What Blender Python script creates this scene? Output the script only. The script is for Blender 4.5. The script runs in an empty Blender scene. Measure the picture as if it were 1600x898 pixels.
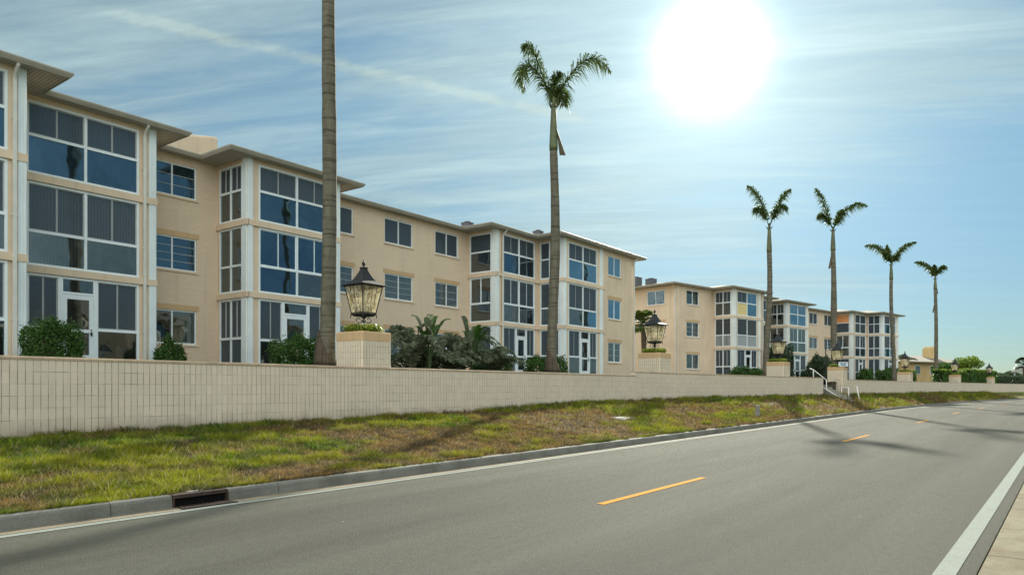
import bpy, math, random
import numpy as np
from mathutils import Vector, Matrix, noise as mnoise
random.seed(7); rng = np.random.default_rng(7)
sc = bpy.context.scene
COL = sc.collection
PI = math.pi

# ------------------------------------------------------------------ camera numbers
FPX = 1130.0; YAW = math.atan(840/FPX); CA, SA = math.cos(YAW), math.sin(YAW)
CAMH = 1.45
SUN_EL = math.radians(24.0); SUN_AZ = YAW - math.atan(310/1130)      # azimuth measured from +X towards +Y
SUN_DIR = Vector((math.cos(SUN_EL)*math.cos(SUN_AZ), math.cos(SUN_EL)*math.sin(SUN_AZ), math.sin(SUN_EL)))

# ------------------------------------------------------------------ mesh helper
class MB:
    def __init__(s): s.v=[]; s.f=[]; s.uv=[]; s.mi=[]; s.m=0
    def face(s, pts, uv=None, m=None):
        b=len(s.v); s.v += [tuple(p) for p in pts]
        s.f.append(tuple(range(b,b+len(pts)))); s.uv.append(uv); s.mi.append(s.m if m is None else m)
    def box8(s, P, m=None):
        b=len(s.v); s.v += [tuple(p) for p in P]
        for q in ((0,3,2,1),(4,5,6,7),(0,1,5,4),(1,2,6,5),(2,3,7,6),(3,0,4,7)):
            s.f.append(tuple(b+i for i in q)); s.uv.append(None); s.mi.append(s.m if m is None else m)
    def box(s,x0,x1,y0,y1,z0,z1,m=None):
        s.box8([(x0,y0,z0),(x1,y0,z0),(x1,y1,z0),(x0,y1,z0),(x0,y0,z1),(x1,y0,z1),(x1,y1,z1),(x0,y1,z1)],m)
    def frustum(s, cx,cy, a0,b0,z0, a1,b1,z1, m=None):
        s.box8([(cx-a0,cy-b0,z0),(cx+a0,cy-b0,z0),(cx+a0,cy+b0,z0),(cx-a0,cy+b0,z0),
                (cx-a1,cy-b1,z1),(cx+a1,cy-b1,z1),(cx+a1,cy+b1,z1),(cx-a1,cy+b1,z1)],m)
    def tube(s, path, rad, n=8, m=None, cap=True):
        path=[Vector(p) for p in path]
        if not hasattr(rad,'__len__'): rad=[rad]*len(path)
        b=len(s.v); up=Vector((0,0,1)); prev=None
        for i,p in enumerate(path):
            t=(path[min(i+1,len(path)-1)]-path[max(i-1,0)])
            t = t.normalized() if t.length>1e-9 else up
            if prev is None:
                a = up if abs(t.z)<.95 else Vector((1,0,0))
                x=t.cross(a).normalized()
            else:
                x=(prev-t*prev.dot(t)); x = x.normalized() if x.length>1e-6 else t.orthogonal().normalized()
            prev=x; y=t.cross(x)
            for k in range(n):
                w=2*PI*k/n; s.v.append(tuple(p+(x*math.cos(w)+y*math.sin(w))*rad[i]))
        mm = s.m if m is None else m
        for i in range(len(path)-1):
            for k in range(n):
                a=b+i*n+k; c=b+i*n+(k+1)%n
                s.f.append((a,c,c+n,a+n)); s.uv.append(None); s.mi.append(mm)
        if cap:
            s.f.append(tuple(b+k for k in reversed(range(n)))); s.uv.append(None); s.mi.append(mm)
            e=b+(len(path)-1)*n; s.f.append(tuple(e+k for k in range(n))); s.uv.append(None); s.mi.append(mm)
    def build(s, name, mats, parent=None, loc=None, smooth=False, bevel=0):
        me=bpy.data.meshes.new(name); me.from_pydata(s.v,[],s.f); 
        if not isinstance(mats,(list,tuple)): mats=[mats]
        for m in mats: me.materials.append(m)
        if len(mats)>1: me.polygons.foreach_set('material_index', s.mi)
        if any(u is not None for u in s.uv):
            ul=me.uv_layers.new(name='UVMap'); arr=[]
            for f,u in zip(s.f,s.uv):
                if u is None: arr += [0.0,0.0]*len(f)
                else:
                    for q in u: arr += [q[0],q[1]]
            ul.data.foreach_set('uv',arr)
        if smooth: me.polygons.foreach_set('use_smooth',[True]*len(me.polygons))
        me.update()
        o=bpy.data.objects.new(name,me); COL.objects.link(o)
        if parent is not None: o.parent=parent
        if loc is not None: o.location=loc
        if bevel:
            bv=o.modifiers.new('bevel','BEVEL'); bv.width=bevel; bv.segments=2; bv.limit_method='ANGLE'
        return o
def fast_mesh(name, V, F, mat, colors=None, parent=None, smooth=False):
    """V (n,3) array, F (m,k) array, colors (n,3)"""
    me=bpy.data.meshes.new(name); V=np.asarray(V,np.float32); F=np.asarray(F,np.int32)
    n=len(V); m,k=F.shape
    me.vertices.add(n); me.vertices.foreach_set('co',V.ravel())
    me.loops.add(m*k); me.loops.foreach_set('vertex_index',F.ravel())
    me.polygons.add(m); me.polygons.foreach_set('loop_start',np.arange(0,m*k,k,dtype=np.int32))
    me.polygons.foreach_set('loop_total',np.full(m,k,np.int32))
    if smooth: me.polygons.foreach_set('use_smooth',np.ones(m,bool))
    me.update(calc_edges=True)
    if colors is not None:
        at=me.color_attributes.new('Col','FLOAT_COLOR','POINT')
        c=np.ones((n,4),np.float32); c[:,:3]=colors; at.data.foreach_set('color',c.ravel())
    me.materials.append(mat)
    o=bpy.data.objects.new(name,me); COL.objects.link(o)
    if parent is not None: o.parent=parent
    return o
def tag(o,label=None,cat=None,group=None,kind=None):
    if label: o['label']=label
    if cat: o['category']=cat
    if group: o['group']=group
    if kind: o['kind']=kind
    return o
def empty(name,loc,rz=0,label=None,cat=None,group=None):
    o=bpy.data.objects.new(name,None); COL.objects.link(o); o.location=loc; o.rotation_euler=(0,0,rz)
    o.empty_display_size=.2
    return tag(o,label,cat,group)
def copy_tree(o,parent=None):
    c=o.copy(); COL.objects.link(c)
    if parent is not None: c.parent=parent
    for ch in list(o.children): copy_tree(ch,c)
    return c

# ------------------------------------------------------------------ materials
def newmat(name):
    m=bpy.data.materials.new(name); m.use_nodes=True; nt=m.node_tree
    for n in list(nt.nodes): nt.nodes.remove(n)
    out=nt.nodes.new('ShaderNodeOutputMaterial')
    return m,nt,out
def N(nt,t,**k):
    n=nt.nodes.new(t)
    for a,b in k.items():
        if a.startswith('i_'): n.inputs[a[2:].replace('_',' ')].default_value=b
        else: setattr(n,a,b)
    return n
def ramp(nt,fac,stops):
    r=nt.nodes.new('ShaderNodeValToRGB'); e=r.color_ramp.elements
    while len(e)<len(stops): e.new(.5)
    for q,(p,c) in zip(e,stops):
        q.position=p; q.color=(c[0],c[1],c[2],1) if hasattr(c,'__len__') else (c,c,c,1)
    nt.links.new(fac,r.inputs[0]); return r.outputs[0]
def mixc(nt,fac,a,b,mode='MIX'):
    n=nt.nodes.new('ShaderNodeMix'); n.data_type='RGBA'; n.blend_type=mode
    for s,x in ((0,fac),(6,a),(7,b)):
        if hasattr(x,'is_linked') or isinstance(x,bpy.types.NodeSocket): nt.links.new(x,n.inputs[s])
        else: n.inputs[s].default_value = x if s==0 else (x[0],x[1],x[2],1)
    return n.outputs[2]
def math_(nt,op,a,b=None,c=None,clamp=False):
    n=nt.nodes.new('ShaderNodeMath'); n.operation=op; n.use_clamp=clamp
    for i,x in enumerate((a,b,c)):
        if x is None: continue
        if isinstance(x,bpy.types.NodeSocket): nt.links.new(x,n.inputs[i])
        else: n.inputs[i].default_value=x
    return n.outputs[0]
def noise(nt,vec,scale,detail=4,rough=.55,dist=0):
    n=nt.nodes.new('ShaderNodeTexNoise'); n.inputs['Scale'].default_value=scale
    n.inputs['Detail'].default_value=detail; n.inputs['Roughness'].default_value=rough; n.inputs['Distortion'].default_value=dist
    if vec is not None: nt.links.new(vec,n.inputs['Vector'])
    return n.outputs['Fac']
def objco(nt):
    return nt.nodes.new('ShaderNodeTexCoord').outputs['Object']
def mapping(nt,vec,scale=(1,1,1),rot=(0,0,0)):
    n=nt.nodes.new('ShaderNodeMapping'); n.inputs['Scale'].default_value=scale; n.inputs['Rotation'].default_value=rot
    nt.links.new(vec,n.inputs['Vector']); return n.outputs[0]
def bump(nt,h,strength=.3,dist=.01):
    b=nt.nodes.new('ShaderNodeBump'); b.inputs['Strength'].default_value=strength; b.inputs['Distance'].default_value=dist
    nt.links.new(h,b.inputs['Height']); return b.outputs[0]
def principled(nt,out,color,rough=.6,spec=.5,metal=0,normal=None):
    p=nt.nodes.new('ShaderNodeBsdfPrincipled')
    if isinstance(color,bpy.types.NodeSocket): nt.links.new(color,p.inputs['Base Color'])
    else: p.inputs['Base Color'].default_value=(*color,1)
    if isinstance(rough,bpy.types.NodeSocket): nt.links.new(rough,p.inputs['Roughness'])
    else: p.inputs['Roughness'].default_value=rough
    p.inputs['Specular IOR Level'].default_value=spec; p.inputs['Metallic'].default_value=metal
    if normal is not None: nt.links.new(normal,p.inputs['Normal'])
    nt.links.new(p.outputs[0],out.inputs['Surface']); return p
def simple(name,color,rough=.6,spec=.4,metal=0,var=.15,vscale=3.0,bs=0,bscale=40):
    m,nt,out=newmat(name); co=objco(nt)
    f=noise(nt,co,vscale,5,.6)
    c0=tuple(x*(1-var) for x in color); c1=tuple(min(1,x*(1+var)) for x in color)
    c=ramp(nt,f,[(.3,c0),(.7,c1)])
    nrm=bump(nt,noise(nt,co,bscale,3),bs,.01) if bs else None
    principled(nt,out,c,rough,spec,metal,nrm); return m

def m_stucco(name,color,dirt=.5):
    m,nt,out=newmat(name); co=objco(nt)
    st=noise(nt,mapping(nt,co,(2.5,2.5,.25)),1.5,5,.6)
    lg=noise(nt,co,.6,4,.6)
    c=mixc(nt,ramp(nt,lg,[(.3,0),(.75,1)]),tuple(x*.88 for x in color),tuple(x*1.08 for x in color))
    c=mixc(nt,math_(nt,'MULTIPLY',ramp(nt,st,[(.52,0),(.8,1)]),dirt),c,tuple(x*.6 for x in color))
    principled(nt,out,c,.85,.2,0,bump(nt,noise(nt,co,60,3),.25,.01)); return m
def m_painted_brick(name,color):
    m,nt,out=newmat(name)
    uv=nt.nodes.new('ShaderNodeUVMap').outputs[0]; co=objco(nt)
    b=N(nt,'ShaderNodeTexBrick',offset=.5); nt.links.new(uv,b.inputs['Vector'])
    for k,v in (('Scale',1),('Mortar Size',.011),('Brick Width',.40),('Row Height',.1016),('Mortar Smooth',.4),('Bias',0)): b.inputs[k].default_value=v
    b.inputs['Color1'].default_value=(*[x*1.03 for x in color],1); b.inputs['Color2'].default_value=(*[x*.97 for x in color],1)
    b.inputs['Mortar'].default_value=(*[x*.91 for x in color],1)
    lg=noise(nt,co,.5,4,.6); st=noise(nt,mapping(nt,co,(2,2,.2)),1.2,5,.6)
    c=mixc(nt,ramp(nt,lg,[(.35,.0),(.75,.22)]),b.outputs['Color'],tuple(x*.7 for x in color))
    c=mixc(nt,ramp(nt,st,[(.55,0),(.85,.35)]),c,tuple(x*.55 for x in color))
    inv=math_(nt,'SUBTRACT',1,b.outputs['Fac'])
    h=math_(nt,'ADD',math_(nt,'MULTIPLY',inv,1),math_(nt,'MULTIPLY',noise(nt,co,70,3),.3))
    principled(nt,out,c,.85,.2,0,bump(nt,h,.35,.006)); return m
def m_tile(name,color,mort,w,h,band=None,weather=.5):
    m,nt,out=newmat(name)
    uv=nt.nodes.new('ShaderNodeUVMap').outputs[0]; co=objco(nt)
    wob=noise(nt,uv,3.0,3)
    uvw=mixc(nt,.012,uv,nt.nodes[-1].outputs['Color'] if False else uv)
    b=N(nt,'ShaderNodeTexBrick',offset=0.0); nt.links.new(uv,b.inputs['Vector'])
    for k,v in (('Scale',1),('Mortar Size',.0055),('Brick Width',w),('Row Height',h),('Mortar Smooth',.25),('Bias',0)): b.inputs[k].default_value=v
    b.inputs['Color1'].default_value=(*[x*1.04 for x in color],1); b.inputs['Color2'].default_value=(*[x*.94 for x in color],1)
    # joints vary from sharp and dark to nearly painted over
    jn=noise(nt,mapping(nt,uv,(1.1,3.0,1)),1.0,4,.6)
    mc=mixc(nt,ramp(nt,jn,[(.42,0),(.68,1)]),mort,tuple(x*.62 for x in color))
    b.inputs['Mortar Size'].default_value=.0001
    b.inputs['Mortar'].default_value=(*color,1)
    sx=nt.nodes.new('ShaderNodeSeparateXYZ'); nt.links.new(uv,sx.inputs[0])
    def line(o_,step,half):
        q=math_(nt,'ABSOLUTE',math_(nt,'SUBTRACT',math_(nt,'FRACT',math_(nt,'DIVIDE',o_,step)),.5))
        return ramp(nt,math_(nt,'MULTIPLY',math_(nt,'SUBTRACT',.5,q),step),[(half*.5,1),(half*1.6,0)])
    vl=line(sx.outputs[0],w,.0046); hl=line(sx.outputs[1],h,.0034)
    vn=ramp(nt,noise(nt,mapping(nt,uv,(.9,2.2,1)),1.0,5,.65),[(.36,.30),(.60,1)])
    hn=ramp(nt,noise(nt,mapping(nt,uv,(1.6,5.0,1)),1.0,5,.65),[(.46,.16),(.62,1)])
    joint=math_(nt,'MAXIMUM',math_(nt,'MULTIPLY',vl,vn),math_(nt,'MULTIPLY',hl,hn))
    lg=noise(nt,uv,.55,5,.6); st=noise(nt,mapping(nt,uv,(5,.5,1)),1.0,5,.65)
    c=mixc(nt,ramp(nt,lg,[(.3,0),(.7,.35)]),b.outputs['Color'],(color[0]*.78,color[1]*.78,color[2]*.8))
    c=mixc(nt,ramp(nt,st,[(.55,0),(.85,weather)]),c,tuple(x*.6 for x in color))
    fine=noise(nt,uv,45,4,.7)
    c=mixc(nt,ramp(nt,fine,[(.35,.18),(.6,0)]),c,tuple(x*.5 for x in color))
    base_=ramp(nt,math_(nt,'ADD',sx.outputs[1],math_(nt,'MULTIPLY',noise(nt,mapping(nt,uv,(3,1,1)),1.2,5,.7),.5)),[(.0,0),(1,0)])
    low=math_(nt,'MULTIPLY',math_(nt,'ADD',sx.outputs[1],math_(nt,'MULTIPLY',noise(nt,mapping(nt,uv,(2.5,1,1)),1.3,6,.7),.7)),-1)
    c=mixc(nt,ramp(nt,low,[(.62,0),(.98,.55)]),c,(.17,.125,.075))     # soil splashed up from the verge
    c=mixc(nt,joint,c,mort)
    inv=math_(nt,'SUBTRACT',1,joint)
    hh=math_(nt,'ADD',inv,math_(nt,'MULTIPLY',noise(nt,uv,60,3),.35))
    principled(nt,out,c,.8,.25,0,bump(nt,hh,.6,.006)); return m
def m_leaf(name,c0,c1,trans=.35,rough=.5,vscale=1.5):
    m,nt,out=newmat(name); co=objco(nt)
    g=nt.nodes.new('ShaderNodeNewGeometry')
    c=ramp(nt,g.outputs['Random Per Island'],[(0,c0),(1,c1)])
    big=noise(nt,co,vscale,3)
    c=mixc(nt,ramp(nt,big,[(.35,0),(.7,.55)]),c,c1)
    p=principled(nt,out,c,rough,.35)
    t=nt.nodes.new('ShaderNodeBsdfTranslucent'); nt.links.new(c,t.inputs[0])
    mx=nt.nodes.new('ShaderNodeMixShader'); mx.inputs[0].default_value=trans
    nt.links.new(p.outputs[0],mx.inputs[1]); nt.links.new(t.outputs[0],mx.inputs[2]); nt.links.new(mx.outputs[0],out.inputs[0])
    return m
def m_vcol(name,trans=.0,rough=.8,bs=0):
    m,nt,out=newmat(name)
    a=N(nt,'ShaderNodeVertexColor',layer_name='Col')
    nrm=bump(nt,noise(nt,objco(nt),35,4,.7),bs,.04) if bs else None
    p=principled(nt,out,a.outputs[0],rough,.15,0,nrm)
    if trans:
        t=nt.nodes.new('ShaderNodeBsdfTranslucent'); nt.links.new(a.outputs[0],t.inputs[0])
        mx=nt.nodes.new('ShaderNodeMixShader'); mx.inputs[0].default_value=trans
        nt.links.new(p.outputs[0],mx.inputs[1]); nt.links.new(t.outputs[0],mx.inputs[2]); nt.links.new(mx.outputs[0],out.inputs[0])
    return m
def m_glass(name,tint,refl=.12,see=.55,wav=.02,base=(.012,.018,.022),gt=(.9,.95,1)):
    m,nt,out=newmat(name); co=objco(nt)
    lw=N(nt,'ShaderNodeFresnel'); lw.inputs['IOR'].default_value=1.5
    fac=math_(nt,'ADD',lw.outputs[0],refl,clamp=True)
    gl=N(nt,'ShaderNodeBsdfGlossy'); gl.inputs['Color'].default_value=(*gt,1); gl.inputs['Roughness'].default_value=.015
    nt.links.new(bump(nt,noise(nt,co,.9,2),wav,.3),gl.inputs['Normal'])
    tr=N(nt,'ShaderNodeBsdfTransparent'); tr.inputs[0].default_value=(*tint,1)
    df=N(nt,'ShaderNodeBsdfDiffuse'); df.inputs[0].default_value=(*base,1)
    m1=nt.nodes.new('ShaderNodeMixShader'); m1.inputs[0].default_value=see
    nt.links.new(df.outputs[0],m1.inputs[1]); nt.links.new(tr.outputs[0],m1.inputs[2])
    m2=nt.nodes.new('ShaderNodeMixShader'); nt.links.new(fac,m2.inputs[0])
    nt.links.new(m1.outputs[0],m2.inputs[1]); nt.links.new(gl.outputs[0],m2.inputs[2])
    nt.links.new(m2.outputs[0],out.inputs[0]); return m
def m_screen(name,col=(.075,.105,.13),see=.35):
    m,nt,out=newmat(name)
    p=principled(nt,out,col,.45,.4)
    gl=N(nt,'ShaderNodeBsdfGlossy'); gl.inputs['Roughness'].default_value=.08; gl.inputs['Color'].default_value=(.5,.7,.9,1)
    nt.links.new(bump(nt,noise(nt,objco(nt),1.2,2),.03,.3),gl.inputs['Normal'])
    m0=nt.nodes.new('ShaderNodeMixShader'); m0.inputs[0].default_value=.045
    nt.links.new(p.outputs[0],m0.inputs[1]); nt.links.new(gl.outputs[0],m0.inputs[2])
    tr=N(nt,'ShaderNodeBsdfTransparent'); tr.inputs[0].default_value=(.75,.78,.8,1)
    m1=nt.nodes.new('ShaderNodeMixShader'); m1.inputs[0].default_value=see
    nt.links.new(m0.outputs[0],m1.inputs[1]); nt.links.new(tr.outputs[0],m1.inputs[2])
    nt.links.new(m1.outputs[0],out.inputs[0]); return m
def m_asphalt():
    m,nt,out=newmat('asphalt'); co=objco(nt)
    fine=noise(nt,co,70,3,.8); mid=noise(nt,co,11,4,.65); big=noise(nt,mapping(nt,co,(.05,.8,1)),1.0,4,.55)
    v=N(nt,'ShaderNodeTexVoronoi'); v.inputs['Scale'].default_value=110; nt.links.new(co,v.inputs['Vector'])
    c=ramp(nt,fine,[(.32,(.050,.051,.040)),(.55,(.092,.093,.075)),(.72,(.155,.156,.13))])
    c=mixc(nt,ramp(nt,v.outputs['Distance'],[(.1,.35),(.35,0)]),c,(.19,.185,.17))
    c=mixc(nt,ramp(nt,big,[(.36,0),(.64,.65)]),c,(.138,.139,.113))
    c=mixc(nt,ramp(nt,mid,[(.35,.22),(.55,0)]),c,(.05,.048,.043))
    sy=nt.nodes.new('ShaderNodeSeparateXYZ'); nt.links.new(co,sy.inputs[0])
    yy=math_(nt,'ADD',sy.outputs[1],math_(nt,'MULTIPLY',noise(nt,mapping(nt,co,(.08,.08,1)),1,2),.5))
    lane=math_(nt,'PINGPONG',math_(nt,'SUBTRACT',yy,.80),1.85)      # darker drip strip down each lane's middle
    drip=math_(nt,'MULTIPLY',ramp(nt,lane,[(.55,0),(.95,.30)]),ramp(nt,noise(nt,mapping(nt,co,(.35,2.0,1)),1.3,5,.65),[(.35,.25),(.65,1)]))
    c=mixc(nt,drip,c,(.055,.055,.046))
    spot=ramp(nt,noise(nt,co,1.1,3,.5),[(.70,0),(.76,.35)])
    c=mixc(nt,spot,c,(.05,.05,.043))
    # pale specks of shell and tyre-thrown grit
    v2=N(nt,'ShaderNodeTexVoronoi'); v2.inputs['Scale'].default_value=1.6; nt.links.new(co,v2.inputs['Vector'])
    c=mixc(nt,ramp(nt,v2.outputs['Distance'],[(.018,.7),(.03,0)]),c,(.42,.42,.38))
    h=math_(nt,'ADD',math_(nt,'MULTIPLY',fine,1.0),math_(nt,'MULTIPLY',v.outputs['Distance'],.8))
    principled(nt,out,c,.9,.12,0,bump(nt,h,.8,.012)); return m
def m_paint(name,color,wear=.4):
    m,nt,out=newmat(name); co=objco(nt)
    f=noise(nt,co,60,4,.8); g=noise(nt,co,4,4,.6)
    c=mixc(nt,ramp(nt,f,[(.40,wear),(.52,0)]),color,(.12,.115,.10))
    c=mixc(nt,ramp(nt,g,[(.4,.0),(.75,.25)]),c,tuple(x*.6 for x in color))
    principled(nt,out,c,.9,.08,0,bump(nt,noise(nt,co,70,3),.5,.008)); return m
def m_concrete(name,color,stain=(.12,.08,.04),st=.4,sc_=1.3):
    m,nt,out=newmat(name); co=objco(nt)
    f=noise(nt,co,55,4,.75); g=noise(nt,co,sc_,6,.65); s2=noise(nt,mapping(nt,co,(1,1,4)),3.5,5,.7)
    c=ramp(nt,f,[(.3,tuple(x*.75 for x in color)),(.7,tuple(x*1.2 for x in color))])
    c=mixc(nt,ramp(nt,g,[(.42,0),(.72,st)]),c,stain)
    c=mixc(nt,ramp(nt,s2,[(.5,0),(.8,st*.8)]),c,tuple(x*.35 for x in color))
    principled(nt,out,c,.85,.25,0,bump(nt,f,.4,.008)); return m
def m_soffit():
    m,nt,out=newmat('soffit_vinyl'); uv=nt.nodes.new('ShaderNodeUVMap').outputs[0]
    w=N(nt,'ShaderNodeTexWave',wave_type='BANDS',bands_direction='X'); w.inputs['Scale'].default_value=3.4; nt.links.new(uv,w.inputs[0])
    c=ramp(nt,w.outputs['Fac'],[(.05,(.24,.23,.20)),(.2,(.50,.48,.43))])
    principled(nt,out,c,.6,.3,0,bump(nt,w.outputs['Fac'],.4,.02)); return m
def m_trunk(name,c0,c1,ring=9.0):
    m,nt,out=newmat(name); co=objco(nt)
    sep=N(nt,'ShaderNodeSeparateXYZ'); nt.links.new(co,sep.inputs[0])
    w=noise(nt,mapping(nt,co,(.6,.6,ring)),1.0,4,.6)
    pt=noise(nt,mapping(nt,co,(4,4,1.2)),1.3,5,.65)
    c=mixc(nt,ramp(nt,pt,[(.3,0),(.7,1)]),c0,c1)
    c=mixc(nt,ramp(nt,w,[(.38,.8),(.50,0)]),c,tuple(x*.45 for x in c0))
    lich=noise(nt,co,1.1,5,.7)
    c=mixc(nt,ramp(nt,lich,[(.55,0),(.75,.5)]),c,(.17,.18,.12))
    principled(nt,out,c,.85,.2,0,bump(nt,w,.6,.02)); return m

M={}
M['stucco']=m_stucco('cream_stucco',(.73,.59,.435))
M['yellow_stucco']=m_stucco('yellow_stucco',(.62,.45,.22))
M['brick']=m_painted_brick('painted_brick',(.73,.59,.435))
M['peach']=m_stucco('peach_stucco',(.70,.43,.24))
M['tile']=m_tile('wall_tile',(.72,.63,.50),(.10,.085,.065),.116,.2045)
M['pier_tile']=m_tile('pier_tile',(.75,.65,.50),(.12,.095,.07),.093,.150,weather=.3)
M['cap']=m_concrete('wall_cap',(.48,.37,.25),(.13,.10,.07),.5,2.5)
M['band']=m_stucco('pier_band',(.60,.42,.24))
M['alu']=simple('white_aluminium',(.76,.84,.86),.4,.5,var=.06)
M['alu_grey']=simple('grey_aluminium',(.36,.38,.38),.4,.5,var=.1)
M['trimwhite']=m_stucco('white_fluted_trim',(.76,.84,.85),.3)
M['gutter']=simple('painted_gutter',(.40,.38,.32),.45,.4,var=.12,vscale=1.5)
M['pipe']=simple('downpipe_paint',(.66,.66,.60),.45,.4,var=.07)
M['soffit']=m_soffit()
M['roof']=m_concrete('asphalt_shingle',(.20,.17,.13),(.07,.06,.05),.4,2)
M['glass']=m_glass('window_glass',(.60,.66,.64),.19,.65,.03,gt=(.60,.70,.74))
M['glass_blue']=m_glass('sky_reflecting_glass',(.35,.50,.65),.20,.35,.04,gt=(.27,.50,.74))
M['glass_sky']=m_glass('pale_sky_glass',(.45,.60,.7),.30,.35,.03,gt=(.42,.72,.95))
M['glass_clear']=m_glass('clear_glass',(.85,.88,.88),.05,.85,.02)
M['screen']=m_screen('insect_screen')
M['screen_open']=m_screen('light_insect_screen',(.09,.105,.11),.45)
M['blind']=simple('vertical_blind',(.42,.45,.46),.7,.2,var=.12,vscale=2)
M['blind_blue']=simple('blue_blind',(.10,.26,.42),.7,.2,var=.12,vscale=2)
M['curtain']=simple('cream_curtain',(.62,.55,.40),.8,.1,var=.12)
M['green_curtain']=simple('green_curtain',(.12,.28,.22),.8,.1,var=.2)
M['yellow_panel']=simple('yellow_panel',(.72,.60,.28),.6,.3,var=.06)
M['orange_panel']=simple('orange_panel',(.78,.36,.15),.7,.2,var=.08)
M['grey_panel']=simple('grey_panel',(.34,.37,.38),.5,.3,var=.08)
M['interior']=simple('room_interior',(.26,.22,.18),.9,.1,var=.3,vscale=.7)
M['iron']=simple('black_iron',(.020,.022,.024),.6,.4,var=.3,vscale=12,bs=.15,bscale=60)
M['asphalt']=m_asphalt()
M['white_paint']=m_paint('white_road_paint',(.29,.32,.285),.4)
M['yellow_paint']=m_paint('yellow_road_paint',(.58,.25,.008),.2)
M['kerb']=m_concrete('kerb_concrete',(.20,.20,.175),(.06,.06,.045),.6,1.6)
M['gutterpan']=m_concrete('gutter_concrete',(.26,.22,.16),(.10,.07,.04),.5,1.2)
M['sidewalk']=m_concrete('sidewalk_concrete',(.19,.165,.10),(.09,.055,.02),.95,1.6)
M['unit']=simple('unit_grey',(.13,.135,.14),.5,.4,var=.15)
M['rust']=simple('rusty_steel',(.055,.035,.028),.7,.4,.3,var=.5,vscale=8,bs=.4,bscale=50)
M['dark']=simple('dark_void',(.01,.01,.01),.9,.05)
M['concrete_light']=m_concrete('pale_concrete',(.45,.45,.41),(.15,.14,.11),.4,5)
M['step']=m_concrete('step_concrete',(.36,.34,.29),(.12,.10,.07),.5,2)
M['rail']=simple('white_rail_paint',(.78,.78,.74),.4,.5,var=.08)
M['wood']=simple('brown_boards',(.17,.085,.045),.75,.2,var=.3,vscale=5,bs=.4,bscale=20)
M['sign']=simple('sign_white',(.68,.74,.74),.5,.4,var=.04)
M['sign_blue']=simple('sign_blue',(.03,.17,.30),.5,.4,var=.05)
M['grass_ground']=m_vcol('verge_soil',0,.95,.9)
M['grass_blade']=m_vcol('grass_blades',.45,.7)
M['lawn']=m_concrete('lawn',(.07,.085,.03),(.13,.10,.05),.8,.6)
M['hedge']=m_leaf('hedge_leaves',(.025,.075,.016),(.085,.18,.03),.4)
M['hedge_bright']=m_leaf('bright_hedge_leaves',(.10,.16,.02),(.22,.30,.04),.45)
M['shrub_dark']=m_leaf('dark_shrub_leaves',(.025,.048,.025),(.07,.11,.05),.35)
M['dusty']=m_leaf('dusty_palm_leaves',(.07,.11,.05),(.27,.30,.19),.45)
M['frond']=m_leaf('frond_leaflets',(.04,.075,.02),(.12,.17,.04),.45)
M['shaft']=simple('crownshaft_green',(.10,.12,.05),.45,.4,var=.35,vscale=3)
M['fern']=m_leaf('fern_leaves',(.11,.18,.02),(.30,.36,.05),.5)
M['trunk']=m_trunk('royal_palm_bark',(.10,.092,.068),(.175,.165,.12))
M['trunk_brown']=m_trunk('brown_bark',(.06,.048,.034),(.12,.095,.068),5)
M['sheath']=simple('dry_sheath',(.10,.085,.05),.7,.2,var=.35,vscale=5)
M['far_leaf']=m_leaf('far_leaves',(.035,.06,.03),(.08,.11,.05),.3)
def m_amber():
    m,nt,out=newmat('frosted_amber_glass'); co=objco(nt)
    f=noise(nt,mapping(nt,co,(3,3,1)),2.2,4,.6)
    c=ramp(nt,f,[(.36,(.36,.27,.12)),(.52,(.86,.80,.60))])
    tl=N(nt,'ShaderNodeBsdfTranslucent'); nt.links.new(c,tl.inputs[0])
    tr=N(nt,'ShaderNodeBsdfTransparent'); nt.links.new(mixc(nt,.5,c,(1,1,1)),tr.inputs[0])
    gl=N(nt,'ShaderNodeBsdfGlossy'); gl.inputs['Roughness'].default_value=.15
    df=N(nt,'ShaderNodeBsdfDiffuse'); nt.links.new(c,df.inputs[0])
    a=nt.nodes.new('ShaderNodeMixShader'); a.inputs[0].default_value=.45; nt.links.new(tl.outputs[0],a.inputs[1]); nt.links.new(df.outputs[0],a.inputs[2])
    b=nt.nodes.new('ShaderNodeMixShader'); b.inputs[0].default_value=.42; nt.links.new(a.outputs[0],b.inputs[1]); nt.links.new(tr.outputs[0],b.inputs[2])
    d=nt.nodes.new('ShaderNodeMixShader'); d.inputs[0].default_value=.05; nt.links.new(b.outputs[0],d.inputs[1]); nt.links.new(gl.outputs[0],d.inputs[2])
    nt.links.new(d.outputs[0],out.inputs[0]); return m
M['amber']=m_amber()

# ------------------------------------------------------------------ road alignment
def g(x):                       # how far the road has swung to the right at x
    x=np.maximum(np.asarray(x,float)-45.0,0.0); return x*x/816.0
def interp(x,pts):
    return float(np.interp(x,[p[0] for p in pts],[p[1] for p in pts]))
WALLP=[(-40,13.8),(26,13.8),(32,13.55),(38,13.1),(44,12.6),(55,11.75),(64,10.9),(73,9.9),(84,8.9),(95,7.9),(105,6.9),(115,5.8),(128,4.0),(140,2.0),(160,-2.2),(185,-8.5),(210,-16)]
def wy(x):
    return (interp(x-3,WALLP)+interp(x,WALLP)+interp(x+3,WALLP))/3
def wtan(x):
    d=Vector((2.0,wy(x+1)-wy(x-1),0)).normalized(); return d
def zb(x): return interp(x,[(-40,.55),(0,.60),(12,.66),(22,.86),(40,.95),(90,.95),(130,.85),(200,.8)])
def yright(x): return (.86-.0195*min(x,25)) - float(g(x)) - .003*max(0,min(x,45)-25)
KY=8.52                          # foot of the kerb
GAP=(50.9,54.1)                  # the stair opening in the wall
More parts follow.
